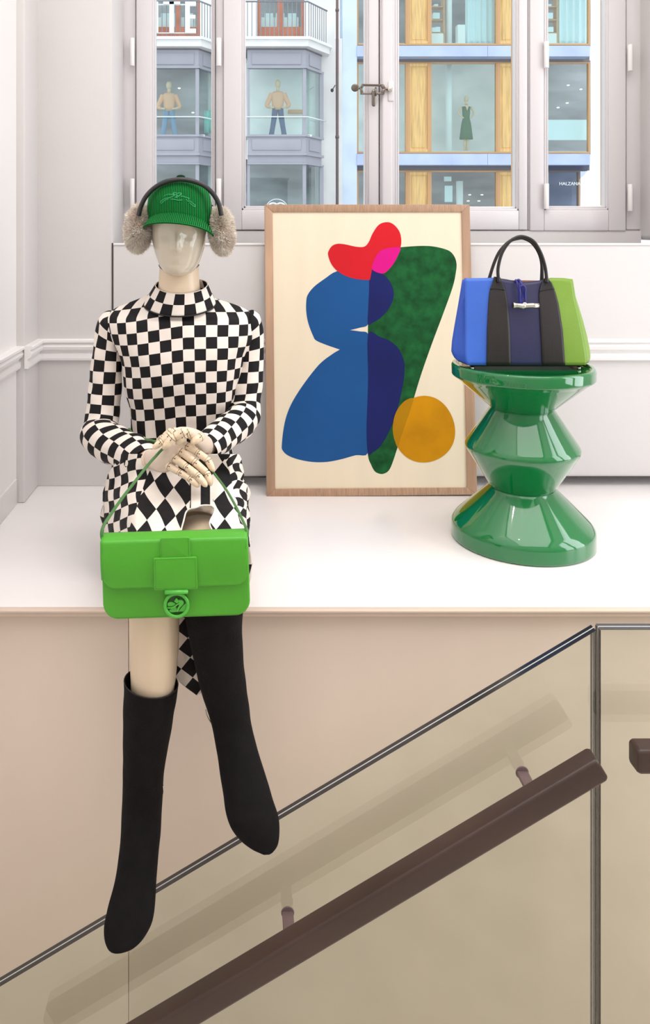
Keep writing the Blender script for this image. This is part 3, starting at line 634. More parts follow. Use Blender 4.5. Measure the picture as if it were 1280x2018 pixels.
# ------------------------------------------------------------------ green lacquered stool
SX, SY = (1028-CX)/F*2.15, 2.15
st = thing('zigzag_stool', (SX, SY, 0), 'glossy green zigzag stool standing at the right of the ledge', 'stool')
def rounded(prof, r=.004, n=4):
    out = []
    for i, p in enumerate(prof):
        if i in (0, len(prof)-1): out.append(p); continue
        a, b = Vector(prof[i-1]), Vector(prof[i+1]); p = Vector(p)
        rr = min(r, (a-p).length*.45, (b-p).length*.45)
        A = p+(a-p).normalized()*rr; B = p+(b-p).normalized()*rr
        for k in range(n+1):
            t = k/n; out.append(tuple(A*(1-t)**2+p*2*t*(1-t)+B*t*t))
    return out
Z = lambda pr, nm, r=.005: (lambda m: (m.lathe(rounded(pr, r, 5), (SX, SY, 0), 96), m.build(nm, M['lacquer'], st)))(MB())
Z([(.0, .0005), (.177, .0005), (.1815, .006), (.1815, .042), (.172, .056), (.088, .136), (.083, .142), (.0, .142)], 'base', .007)
Z([(.0, .1405), (.0815, .1405), (.0845, .144), (.1425, .236), (.1455, .243), (.1455, .249), (.1425, .256), (.083, .3455), (.080, .349), (.0, .349)], 'middle_cone', .006)
Z([(.0, .3475), (.080, .3475), (.084, .352), (.166, .422), (.1815, .433), (.1815, .458), (.1785, .4635), (.168, .4635), (.164, .4585), (.0, .4585)], 'seat', .004)
# raised script squiggle on the seat rim
m = MB()
for k, pts in enumerate(([(0, .2), (.35, .9), (.5, .1), (.8, .8), (1.0, .1)], [(1.2, .1), (1.15, .5), (1.4, .55), (1.45, .1), (1.6, .5), (1.8, .5)], [(2.0, .1), (2.05, .8)], [(2.4, .1), (2.4, .55), (2.65, .55)], [(3.0, .3), (2.8, .15), (2.85, .5), (3.1, .5), (3.15, .0), (3.5, -.15)])):
    q = []
    for (u, v) in pts:
        a = math.radians(-123+u*5.2); q.append((SX+.1815*math.cos(a), SY+.1815*math.sin(a), .4345+v*.018))
    m.tube(q, .0008, 6, sub=4)
o = m.build('embossed_script', M['lacquer'], st)

# ------------------------------------------------------------------ tote bag on the stool
TF, TB = 2.085, 2.215
tote = thing('tote_bag', W(1028, 722, 2.15), 'blue black navy and lime leather tote bag standing on the green stool', 'bag')
ytop_tab = [(900, 548), (915, 548.5), (950, 548), (975, 547), (1000, 551), (1030, 557), (1055, 554), (1085, 547.5), (1110, 548), (1130, 551)]
yb = 719.5
def Yof(x, v, back=0):   # v 0 top .. 1 bottom
    yt = lerp_tab(ytop_tab, x)[0]-back*6
    return yt+(yb-yt)*v
def bulge(x, v): return -.010*math.sin(PI*v)*(1-((x-1033)/125)**2) + .022*(1-v)*1.0
def strip(name, fl, fr_, mt, off=0, n=10, label=None, par=None, v0=0, v1=1, thick=.002):
    m = MB(); rows = []
    for i in range(25):
        v = v0+(v1-v0)*i/24; a, b = fl(v), fr_(v)
        rows.append([W(a+(b-a)*j/n, Yof(a+(b-a)*j/n, v), TF+bulge(a+(b-a)*j/n, v)-off) for j in range(n+1)])
    m.grid(rows); o = m.build(name, M[mt], par or tote, solid=thick)
    if label: o['label'] = label
    return o
def tabf(t): return lambda v: lerp_tab(t, v)[0]
xL = tabf([(0, 915), (.3, 916), (.7, 916), (.9, 916), (1, 921)])
s1l = tabf([(0, 973), (.06, 970), (.15, 964), (.3, 961.5), (.6, 959), (1, 958)]); s1r = tabf([(0, 985), (.06, 990), (.15, 996), (.3, 1000), (.6, 1004), (1, 1006)])
s2l = tabf([(0, 1070), (.06, 1066), (.15, 1061), (.3, 1062), (.6, 1065), (1, 1068)]); s2r = tabf([(0, 1078), (.06, 1086), (.15, 1093), (.3, 1100), (.6, 1108), (1, 1113)])
xR = tabf([(0, 1127), (.2, 1131), (.45, 1141), (.7, 1150), (.85, 1154), (.95, 1156), (1, 1153)])
strip('front_side_panel', xL, lambda v: s1l(v)+4, 't_blue', label='bright blue side panel')
strip('front_centre_panel', lambda v: s1r(v)-5, lambda v: s2l(v)+5, 't_navy', label='navy centre panel')
strip('front_side_panel', lambda v: s2r(v)-5, xR, 't_green', label='lime green side panel')
k1 = strip('strap_panel', s1l, s1r, 't_black', off=.003); k2 = strip('strap_panel', s2l, s2r, 't_black', off=.003)
blk = mat('smooth_black_leather', (26, 24, 24), .4)
M['blk'] = blk
strip('strap_top', lambda v: s1l(v)-.5, lambda v: s1r(v)+.5, 'blk', off=.005, par=k1, v0=-.01, v1=.13)
strip('strap_top', lambda v: s2l(v)-.5, lambda v: s2r(v)+.5, 'blk', off=.005, par=k2, v0=-.01, v1=.13)
# side gussets, back, base: rings
def side(pts_tab, xe, sgn, mt, nm):
    m = MB(); rows = []
    for i in range(25):
        v = i/24; xf = xe(v); (xs_,) = lerp_tab(pts_tab, v); yt = Yof(xf, v); xm = W(xs_, yt, 2.15).x
        A = W(xf, yt, TF+bulge(xf, v)); zz = A.z; Bx = W(xs_+(-sgn)*(4+6*(1-v)), yt, TB-.025*(1-v)).x; zz0 = zz-.010*(1-v)
        top_in = .35*(1-v)
        pts = [(A.x, A.y, zz), (A.x+(xm-A.x)*.35-sgn*.006*(1-v), A.y+.012+.01*v, zz), (xm-sgn*.010*(1-v)**2, 2.135, zz-.004*(1-v)), (xm, 2.155, zz-.007*(1-v)), (Bx+sgn*.0, TB-.03-.02*(1-v), zz0), (Bx-sgn*.01, TB-.02*(1-v), zz0)]
        rows.append([Vector(q) for q in crom(pts, 4)])
    m.grid(rows); return m.build(nm, M[mt], tote, solid=.002), rows
gl, rl = side([(0, 912), (.15, 908), (.3, 904), (.55, 897), (.75, 892), (.88, 890.5), (.95, 895), (1, 904)], xL, -1, 't_blue2', 'side_gusset')
gr, rr_ = side([(0, 1129), (.2, 1133), (.45, 1143), (.7, 1152), (.85, 1156), (.95, 1157.5), (1, 1154)], xR, 1, 't_green', 'side_gusset')
m = MB(); rows = []
for a, b in zip(rl, rr_):
    p, q = a[-1], b[-1]; rows.append([p.lerp(q, j/12)+Vector((0, .004*math.sin(PI*j/12), 0)) for j in range(13)])
m.grid(rows); m.build('back_panel', M['t_in'], tote, solid=.003)
m = MB(); a = W(926, yb, TF+.012); b = W(1146, yb, TF+.012); m.box((a.x, TF+.010, .4665), (b.x, TB-.012, .476)); m.build('base_panel', M['blk'], tote, bevel=.003)
m = MB(); a = W(918, 550, TF+.03); b = W(1125, 550, TF+.03); m.box((a.x+.01, TF+.04, .6), (b.x-.01, TB-.04, .64)); m.build('inner_lining', M['t_in'], tote)
for x in (930, 1140):
    for D in (TF+.012, TB-.02):
        c = W(x, 0, D); m = MB(); m.tube([(c.x, D, .459), (c.x, D, .466)], .0045, 12); m.build('metal_foot', M['chrome'], tote)
def handle(pts, D):
    m = MB(); q = [W(x, y, D-.0+.0*i) for i, (x, y) in enumerate(pts)]; n = len(q)
    rad = [.0055]+[.0043]*(n-2)+[.0055]; m.tube(q, rad, 12, sub=5); return m.build('handle', blk, tote)
handle([(982, 556), (981, 545), (981, 527), (988, 500), (1001, 479), (1016, 468.5), (1031, 466.5), (1051, 476), (1065, 499), (1073, 524), (1076, 545), (1076, 556)], TF+.012)
handle([(962, 556), (966, 540), (974, 516), (985, 494), (1003, 476), (1020, 470), (1032, 470), (1048, 479), (1061, 498), (1067, 522), (1067, 556)], TB-.045)
# toggle closure
m = MB(); D = TF-.006
m.tube([W(1020, 553, D+.04), W(1021, 551.5, D+.02), W(1024, 554, D+.004), W(1028, 564, D-.004), W(1030, 580, D-.006), W(1027, 592, D-.006), W(1024, 600, D-.006)], .0034, 8, sub=4)
m.tube([W(1016, 553, D+.04), W(1016, 552, D+.02), W(1018, 556, D+.006), W(1022, 575, D), W(1023, 598, D-.002)], .003, 8, sub=4)
m.tube([W(1024, 600, D-.006), W(1024, 580, D-.010), W(1023, 568, D-.011), W(1028, 563, D-.012), W(1034, 567, D-.011), W(1034, 582, D-.010), W(1035, 600, D-.006)], .0026, 8, sub=5)
lp = m.build('loop_cord', M['t_strap'], tote)
m = MB(); m.tube([W(1010, 602, D-.010), W(1014, 602, D-.010), W(1020, 602, D-.010), W(1027, 603, D-.010), (W(1029, 603, D-.010)), W(1032, 603, D-.010), W(1036, 602.5, D-.010), W(1048, 602, D-.010), W(1060, 602, D-.010)], [.0085, .0078, .0068, .0074, .0095, .0074, .0068, .0070, .0078], 14); m.ellip(W(1033, 597.5, D-.012), (.005, .004, .003)); m.build('toggle_bar', M['chrome'], tote)

# ------------------------------------------------------------------ mannequin
mq = thing('mannequin', W(350, 1108, 2.0), 'seated mannequin in a black and cream checked dress on the ledge edge', 'mannequin')
def pxloft(mb, rows, n=28, sub=5, U=8, k=36.0, caps=(1, 1), wr=0, seed=0, rowfn=None):
    R_ = crom(rows, sub) if sub else rows
    C = [(W(r[0], r[1], r[4]), W(r[2], r[3], r[4])) for r in R_]; cen = [(a+b)/2 for a, b in C]; out = []; uv = []; L = 0
    for i, (a, b) in enumerate(C):
        T = (cen[min(i+1, len(cen)-1)]-cen[max(i-1, 0)]).normalized(); h = (b-a)/2; nb = T.cross(h.normalized()).normalized()*h.length*R_[i][5]
        if nb.y > 0: nb = -nb
        if i: L += (cen[i]-cen[i-1]).length
        row = []
        for j in range(n):
            t = 2*PI*j/n; f = 1
            if wr: f += wr*noise.noise(Vector((math.cos(t)*1.1+seed, math.sin(t)*1.1, L*26)))
            row.append(cen[i]+(-h*math.sin(t)*1.0+nb*math.cos(t))*f)
        out.append(row); uv.append([(j/n*U, L*k) for j in range(n+1)])
    V = mb.grid(out, uv, closed=True)
    if caps[0]: mb.cap(V[0])
    if caps[1]: mb.cap(V[-1], True)
    return out
# body: neck, torso core, thighs, calves, feet in one mesh
m = MB()
def ringz(x0, x1, y, D, dep, n=24, tilt=0, p=2.0):
    a, b = W(x0, y, D), W(x1, y, D); c = (a+b)/2; h = (b.x-a.x)/2; r = []
    for j in range(n):
        t = 2*PI*j/n; cx_, sy = math.sin(t), math.cos(t)
        cx2 = math.copysign(abs(cx_)**(2/p), cx_); sy2 = math.copysign(abs(sy)**(2/p), sy)
        r.append(Vector((c.x+h*cx2, D-dep*sy2, c.z-tilt*(sy+1)/2)))
    return r
core = [(314, 392, 520, 2.0, .047, .010), (313, 392, 545, 2.0, .047, .0), (310, 396, 575, 2.0, .05, .0), (300, 408, 595, 2.01, .055, .0), (260, 448, 618, 2.01, .05, 0), (250, 460, 650, 2.01, .07, 0), (262, 450, 700, 2.0, .085, 0), (268, 448, 760, 2.0, .08, 0), (272, 442, 830, 2.0, .07, 0), (250, 450, 920, 2.0, .08, 0), (240, 460, 1000, 2.0, .1, 0), (245, 455, 1090, 2.0, .09, 0)]
rows = [ringz(a, b, y, D, d, 24, t) for a, b, y, D, d, t in [tuple(q) for q in crom(core, 3)]]
V = m.grid(rows, closed=True); m.cap(V[0]); m.cap(V[-1], True)
# image-left leg (bare calf) and image-right leg
pxloft(m, [(262, 1010, 330, 1100, 1.92, .9), (258, 1000, 335, 1085, 1.75, .9), (256, 1045, 345, 1080, 1.62, .9), (254, 1095, 350, 1100, 1.55, .95), (253, 1160, 353, 1160, 1.53, 1), (254, 1230, 353, 1230, 1.53, 1), (256, 1300, 350, 1300, 1.53, 1), (258, 1380, 340, 1380, 1.53, 1), (256, 1480, 322, 1480, 1.53, 1), (258, 1570, 308, 1570, 1.52, 1), (246, 1640, 302, 1650, 1.49, .8), (228, 1740, 290, 1760, 1.45, .6), (214, 1830, 262, 1840, 1.41, .4)], 24, 4)
pxloft(m, [(380, 1000, 450, 1090, 1.95, .8), (366, 1010, 444, 1078, 1.82, .75), (352, 1020, 436, 1045, 1.70, .6), (346, 1050, 438, 1040, 1.635, .55), (350, 1110, 450, 1095, 1.565, .8), (366, 1180, 466, 1170, 1.53, 1), (380, 1260, 470, 1250, 1.53, 1), (400, 1350, 472, 1345, 1.53, 1), (425, 1440, 482, 1430, 1.52, 1), (446, 1510, 500, 1500, 1.48, .8), (462, 1590, 525, 1585, 1.43, .6), (485, 1650, 538, 1645, 1.40, .4)], 24, 4)
m.build('body', M['skin'], mq)
# arms underneath the sleeves: wrists only peek out
for nm, pts in (('forearm', [(262, 896, 1.83, .020), (280, 904, 1.785, .021), (298, 905, 1.735, .021)]), ('forearm', [(428, 868, 1.83, .019), (412, 876, 1.785, .021), (398, 880, 1.745, .022)])):
    m = MB(); m.tube([W(x, y, D) for x, y, D, r in pts], [r for *_, r in pts], 16, sub=3); m.build(nm, M['hand'], mq)
# head
HD = 1.985
head_tab = [(354, 12, .02), (358, 30, .045), (366, 43, .065), (380, 51, .082), (400, 54.5, .092), (425, 55, .095), (450, 54.5, .094), (466, 53, .092), (483, 51, .089), (500, 46.5, .084), (515, 41, .077), (527, 35, .068), (535, 27, .055), (541, 14, .03)]
htab = [(y, w, d) for y, w, d in [tuple(q) for q in crom(head_tab, 4)]]
rows = []
for y, w, d in htab:
    c = W(352.5, y, HD); hw = w/F*HD; r = []
    N = 72
    for j in range(N):
        t = 2*PI*j/N; cx_, sy = math.sin(t), math.cos(t); X = hw*cx_; front = max(0, sy)
        dd = d*sy*(1 if sy < 0 else 1); yy = -dd*(.93 if sy > 0 else 1.0)
        # tilt: chin comes forward
        nose = .017*math.exp(-(X/.0085)**2)*ss(447, 488, y)*(1-ss(489, 497, y)) if sy > 0 else 0
        brow = -.0075*math.exp(-((abs(X)-.027)/.017)**2)*math.exp(-((y-463)/12)**2) if sy > 0 else 0
        lip = .0045*math.exp(-(X/.016)**2)*(math.exp(-((y-506.5)/2.6)**2)+math.exp(-((y-513)/2.8)**2)) if sy > 0 else 0
        chin = .006*math.exp(-(X/.02)**2)*math.exp(-((y-529)/7)**2) if sy > 0 else 0
        cheek = .003*math.exp(-((abs(X)-.036)/.015)**2)*math.exp(-((y-484)/12)**2) if sy > 0 else 0
        z = c.z - (.004*front if y > 530 else 0)
        r.append(Vector((c.x+X, HD+yy-nose-brow-lip-chin-cheek-.006*ss(500, 540, y), z)))
    rows.append(r)
m = MB(); V = m.grid(rows, closed=True); m.cap(V[0]); m.cap(V[-1], True); hd = m.build('head', M['face'], mq); hd['label'] = 'smooth glossy abstract head'
m = MB(); rw = [p-Vector((0, 0, .020*max(0, math.cos(2*PI*j/40))**1.6)) for j, p in enumerate(ringz(313, 392, 522, 2.0, .0475, 40))]
m.tube(rw+[rw[0]], .0009, 6, caps=False); m.build('neck_seam', M['pin'], mq)

# --- dress
dress = None
m = MB(); CH = .0275
tor = [  # y_side, xl, xr, depth, front drop(m), front bulge
 (581, 292, 412, .056, .040, 0), (588, 276, 424, .058, .038, 0), (597, 252, 452, .062, .034, 0), (607, 228, 478, .068, .024, 0), (620, 213, 496, .076, .010, 0),
 (640, 211, 503, .088, .0, 0), (668, 220, 499, .100, 0, 0), (700, 236, 484, .110, 0, 0), (740, 242, 474, .108, 0, 0), (780, 250, 464, .098, 0, 0), (806, 257, 456, .090, 0, 0),
 (845, 258, 450, .088, 0, 0), (880, 248, 455, .096, 0, 0), (910, 232, 464, .108, 0, 0), (940, 216, 476, .13, 0, 0), (975, 208, 486, .14, 0, 0), (1030, 207, 488, .145, 0, 0), (1075, 212, 487, .14, 0, 0), (1104, 218, 482, .13, 0, 0)]
T = [tuple(q) for q in crom(tor, 5)]; rows = []; uv = []; N = 96; v = 0
def vmap(y): return y/21.2 if y < 805 else 805/21.2+(y-805)/(36 if y < 841 else 30)
for y, a, b, d, dr, _ in T:
    r = ringz(a, b, y, 2.005, d, N, 0, 2.25); c = W((a+b)/2, y, 2.005)
    row = []; 
    for j, p in enumerate(r):
        t = 2*PI*j/N; fr_ = max(0, math.cos(t)); p = p.copy(); p.z -= dr*fr_**.7
        if y > 815:   # gathered skirt folds
            k = ss(815, 860, y)*(.5 if y < 900 else 1); f = .006*k*math.sin(t*17+1.5*math.sin(y*.05))+.010*k*noise.noise(Vector((t*4, y*.035, 3)))
            p += Vector((math.sin(t), -math.cos(t), 0))*f
        else: 
            f = .004*noise.noise(Vector((t*2.2, y*.02, 9))); p += Vector((math.sin(t), -math.cos(t), 0))*f
        row.append(p)
    rows.append(row)
    s = [0]; 
    for j in range(1, N//2+1): s.append(s[-1]+math.hypot(row[j].x-row[j-1].x, row[j].y-row[j-1].y))
    s2 = [0]
    for j in range(1, N//2+1): s2.append(s2[-1]+math.hypot(row[-j].x-row[-j+1 if j > 1 else 0].x, row[-j].y-row[-j+1 if j > 1 else 0].y))
    x0 = W((a+b)/2, y, 1.9).x+.152
    us = [ (x0 + (s[j] if j <= N//2 else -s2[N-j]))/CH for j in range(N)] + [x0/CH]
    pxs = [(CX+p.x/p.y*F, CY-(p.z-CZ)/p.y*F) for p in row]; pxs.append(pxs[0])
    ur = []
    for j in range(N+1):
        jj = j % N; px_, py_ = pxs[j]
        back = math.cos(2*PI*jj/N) < 0
        yy = y+ (dr*800*max(0, math.cos(2*PI*jj/N))**.7 if True else 0)
        ur.append((us[j] - .075*(y-650)/22*ss(440, 300, px_)*(1 if not back else 0), vmap(yy + 2.5*math.sin((px_-300)/50) + .11*min(0, px_-365) + .02*max(0, px_-365))))
    uv.append(ur)
def torso_uv(i, j):
    q = [uv[i][j], uv[i][j+1], uv[i+1][j+1], uv[i+1][j]]
    if j == N//2-1 or j == N//2:   # seam at the back
        base = q[0][0]; q = [(base if abs(a-base) > 3 else a, b) for a, b in q]
    return q
V = m.grid(rows, torso_uv, closed=True); m.cap(V[-1], True)
dress = m.build('dress', M['check'], mq)
dress['label'] = 'fitted bodice and gathered skirt in black and cream check'
# collar: two rows of checks with black trim at its foot
def colrow(t):
    a = Vector((306, 551)); b = Vector((283, 584)); xl = 306+(283-306)*t; xr = 409+(425-409)*t; y = 552+(586-552)*t; dr = (24+(32-24)*t)
    r = ringz(xl, xr, y, 2.0, .054+.012*t, 72, 0, 2.0)
    return [p-Vector((0, 0, dr/800*max(0, math.cos(2*PI*j/72)*.5+.5)**1.5)) for j, p in enumerate(r)]
m = MB(); rows = [colrow(i/8) for i in range(9)]; m.grid(rows, [[(j/72*18+.5, i/8*2) for j in range(73)] for i in range(9)], closed=True)
cl = m.build('collar', M['check'], mq, solid=.002)
m = MB(); rr = colrow(1.0); m.tube(rr+[rr[0]], .0022, 6, caps=False); m.build('collar_trim', M['blacktrim'], cl)
m = MB(); rr = colrow(0.0); m.tube(rr+[rr[0]], .0012, 6, caps=False); m.build('collar_trim', M['hem'], cl)
# sleeves
for nm, rws, seed in (('sleeve', [(218, 614, 240, 640, 2.0, 1), (203, 618, 244, 652, 2.005, 1), (191, 640, 243, 672, 2.01, 1), (183, 690, 241, 700, 2.01, .95), (177, 740, 240, 742, 2.005, .95), (172, 790, 238, 795, 2.0, .95), (167, 832, 234, 836, 1.985, .95), (160, 872, 238, 845, 1.955, .9), (184, 900, 256, 850, 1.90, .85), (218, 916, 276, 858, 1.85, .85), (250, 932, 296, 872, 1.79, .85), (268, 938, 306, 886, 1.755, .88)], 1),
                      ('sleeve', [(500, 612, 470, 638, 2.0, 1), (512, 622, 464, 655, 2.005, 1), (518, 650, 462, 675, 2.01, 1), (519, 700, 461, 705, 2.01, .95), (517, 745, 457, 748, 2.005, .95), (514, 790, 452, 795, 1.995, .95), (511, 826, 448, 812, 1.97, .95), (497, 853, 434, 822, 1.92, .9), (466, 876, 418, 832, 1.86, .85), (440, 896, 402, 846, 1.80, .85), (418, 908, 388, 860, 1.755, .88)], 4)):
    m = MB(); pxloft(m, rws, 48, 8, 8, 36.5, caps=(1, 0), wr=.10, seed=seed); s_ = m.build(nm, M['check'], mq)
# skirt drape: relief over the lap, knees and sides
def SD(x, y):
    """distance of the skirt surface from the camera at a pixel of its front"""
    fy = ss(925, 1085, y); D = 1.735-(.225)*fy
    xl, xr = lerp_tab(skl, y)[0], lerp_tab(skr, y)[0]; c = (x-(xl+xr)/2)/((xr-xl)/2)
    wl = max(0, -(x-268)/62); wr = max(0, (x-452)/38)
    D += .22*min(1, wl)**1.3*(.6+.6*fy) + .14*min(1, wr)**1.5
    D -= .030*math.exp(-((x-305)/38)**2)*fy + .045*math.exp(-((x-392)/36)**2)*ss(930, 1000, y)
    D += .018*math.exp(-((x-350)/13)**2)*fy + .008*noise.noise(Vector((x*.035, y*.02, 2)))
    D += .007*ss(60, 0, x-205)*math.sin(x*.35+y*.05)
    return D
skl = [(895, 232), (915, 226), (935, 213), (955, 208), (1000, 205), (1035, 206), (1050, 212), (1065, 226), (1100, 240)]
skr = [(895, 470), (905, 475), (915, 476), (930, 480), (945, 472), (955, 487), (985, 486), (1010, 484), (1040, 486), (1062, 490), (1100, 486)]
hole = [(350, 1110), (353, 1058), (362, 1025), (366, 1010), (373, 1003.5), (384, 1001), (395, 996.5), (408, 995.5), (417, 997), (422.5, 1002), (421, 1012), (414, 1026), (413.5, 1036), (421, 1050), (427, 1060), (428, 1110)]
def inside(x, y, P):
    c = False; n = len(P)
    for i in range(n):
        (x0, y0), (x1, y1) = P[i], P[i-1]
        if (y0 > y) != (y1 > y) and x < (x1-x0)*(y-y0)/(y1-y0)+x0: c = not c
    return c
ys_ = [895+(1098-895)*i/140 for i in range(141)]; NS = 180
seamL = lambda y: lerp_tab([(895, 300), (925, 296), (945, 287), (990, 273), (1020, 263), (1060, 249), (1100, 245)], y)[0]
seamR = lambda y: lerp_tab([(895, 440), (930, 452), (960, 458), (1000, 464), (1040, 474), (1060, 480), (1100, 482)], y)[0]
JL, JR = 50, 160
def colx(j, y):
    a, b, c, d = lerp_tab(skl, y)[0], seamL(y), seamR(y), lerp_tab(skr, y)[0]
    return a+(b-a)*j/JL if j <= JL else (b+(c-b)*(j-JL)/(JR-JL) if j <= JR else c+(d-c)*(j-JR)/(NS-JR))
pix = [[(colx(j, y), y) for j in range(NS+1)] for y in ys_]
rows = [[W(x, y, SD(x, y)) for x, y in r] for r in pix]
det = 20*21.5-35*(-19)
def dia(x, y):
    x += 2.5*math.sin(y/16+x/30); dx, dy = x-325, y-983   # lattice edges (20,35) and (-19,21.5)
    return ((dx*21.5+dy*19)/det, (20*dy-35*dx)/det)
def sk_uv(i, j):
    q = [pix[i][j], pix[i][j+1], pix[i+1][j+1], pix[i+1][j]]; cx_ = sum(a for a, b in q)/4; cy_ = sum(b for a, b in q)/4
    if 374 < cx_ < 419 and 950 < cy_ < 1003: return [((x-358)/18.5, .5) for x, y in q]
    if j < JL: 
        return [((x-205+1.2*math.sin(y/9))/(9+.06*(x-205)), (y+.30*(x-205)-2*math.sin(x/11))/22) for x, y in q]
    if j >= JR: return [((x-462+5*math.sin(y/8))/13.5, (y+6*math.sin(x/9))/17) for x, y in q]
    return [dia(x, y) for x, y in q]
m = MB(); m.grid(rows, sk_uv, skip=lambda i, j: inside((pix[i][j][0]+pix[i+1][j+1][0])/2, (pix[i][j][1]+pix[i+1][j+1][1])/2, hole))
sk = m.build('skirt_drape', M['check'], mq, solid=.002); sk['label'] = 'bias cut skirt front with large diamonds and slit over the knee'
m = MB(); hp = crom(hole[1:-1], 4); m.tube([W(x, y, SD(x, y)-.001) for x, y in hp], .0016, 6); m.build('hem_binding', M['hem'], sk)
# hanging pieces of the skirt below: between the legs, and right of the handbag
def panel(pl, pr, D, uvf, n=8):
    mm = MB(); L_ = crom(pl, 5); Rr = crom(pr, 5); pr_ = []; rw = []
    for (a, b) in zip(L_, Rr):
        line = [(a[0]+(b[0]-a[0])*j/n, a[1]+(b[1]-a[1])*j/n) for j in range(n+1)]; pr_.append(line)
        rw.append([W(x, y, D+.006*math.sin(x*.15)+.004*math.sin(y*.08)) for x, y in line])
    mm.grid(rw, [[uvf(x, y) for x, y in l] for l in pr_]); return mm.build('skirt_panel', M['check'], mq, solid=.0015)
rot = lambda x, y: (((x-361)*.8+(y-1268)*.62)/28, (-(x-361)*.62+(y-1268)*.8)/28+.5)
panel([(340, 1140), (342, 1200), (346, 1260), (344, 1300), (346, 1335), (388, 1371)], [(385, 1140), (392, 1200), (397, 1260), (402, 1300), (402, 1335), (404, 1360)], 1.583, rot)
panel([(470, 1050), (470, 1080), (472, 1110), (478, 1140), (484, 1150)], [(489, 1050), (492, 1075), (497, 1110), (496, 1135), (490, 1150)], 1.66, lambda x, y: ((x-460)/22+y/90, y/34+.3))

# hands: palm + jointed wooden finger segments
def hand(label, palm, fingers, wrist=None):
    h = bpy.data.objects.new('hand', None)
    mm = MB(); pxloft(mm, palm, 24, 5, caps=(1, 1)); h = mm.build('hand', M['hand'], mq); h['label'] = label
    for pts, D0, D1, r in fingers:
        n = len(pts)-1
        for i in range(n):
            Da = D0+(D1-D0)*i/n; Db = D0+(D1-D0)*(i+1)/n
            A, B = W(pts[i][0], pts[i][1], Da), W(pts[i+1][0], pts[i+1][1], Db); L_ = (B-A).length; d = (B-A)/L_
            rr = r*(1-.05*i); last = i == n-1
            q = [A-d*rr*.55, A-d*rr*.25, A+d*rr*.3, A+d*L_*.5] + ([B-d*rr*1.3, B-d*rr*.55, B-d*rr*.12, B+d*rr*.1] if last else [B-d*rr*.55, B-d*rr*.45])
            w = [rr*.62, rr*.9, rr, rr*.98] + ([rr*.92, rr*.74, rr*.42, rr*.12] if last else [rr*.95, rr*.93])
            mm = MB(); mm.tube(q, w, 16); s_ = mm.build('finger_segment', M['wood_l'], h)
            # dark hinge pin and joint notch
            n_ = (Vector((0, 0, CZ))-A).normalized(); n_ = (n_-d*n_.dot(d)).normalized(); sd = d.cross(n_)
            mm = MB(); c = A+d*rr*.75+n_*rr*.97; mm.box(c-Vector((.0009, .0009, .0009)), c+Vector((.0009, .0009, .0009))); mm.tube([c, c-d*rr*.7+sd*rr*.2], .0004, 5); jr = [A+d*rr*.28+(n_*math.cos(a)+sd*math.sin(a))*rr*.99 for a in [2*PI*k/20 for k in range(21)]]; mm.tube(jr, .0005, 4, caps=False); mm.build('hinge_pin', M['pin'], h)
    return h
hand('pale hand lying across the lap with long jointed wooden fingers', [(291, 888, 296, 920, 1.735, .7), (303, 884, 303, 926, 1.715, .6), (318, 876, 316, 931, 1.69, .5), (340, 870, 328, 931, 1.675, .42), (360, 869, 337, 926, 1.665, .36), (371, 874, 345, 918, 1.662, .26)], [
 ([(366, 877), (389, 892), (409, 906), (421, 929)], 1.664, 1.645, .0079),
 ([(354, 888), (383, 910), (408, 933), (416, 957)], 1.658, 1.628, .0081),
 ([(342, 902), (367, 920), (390, 937), (407, 959)], 1.652, 1.612, .0079),
 ([(331, 918), (354, 931), (375, 944), (392, 959)], 1.650, 1.618, .0073)])
hand('pale hand resting on top with curled wooden fingers', [(402, 858, 410, 893, 1.745, .8), (394, 852, 402, 892, 1.72, .7), (383, 846, 395, 882, 1.69, .6), (368, 842, 386, 872, 1.665, .5), (352, 842, 372, 862, 1.645, .42), (344, 845, 360, 860, 1.637, .35)], [
 ([(374, 852), (364, 857), (347, 875)], 1.635, 1.630, .0090),
 ([(362, 851), (341, 862), (321, 885)], 1.628, 1.622, .0088),
 ([(346, 849), (334, 857), (318, 871), (301, 884)], 1.640, 1.625, .0078),
 ([(336, 850), (322, 862), (308, 871)], 1.655, 1.650, .0076),
 ([(396, 861), (376, 873)], 1.655, 1.640, .0086)])

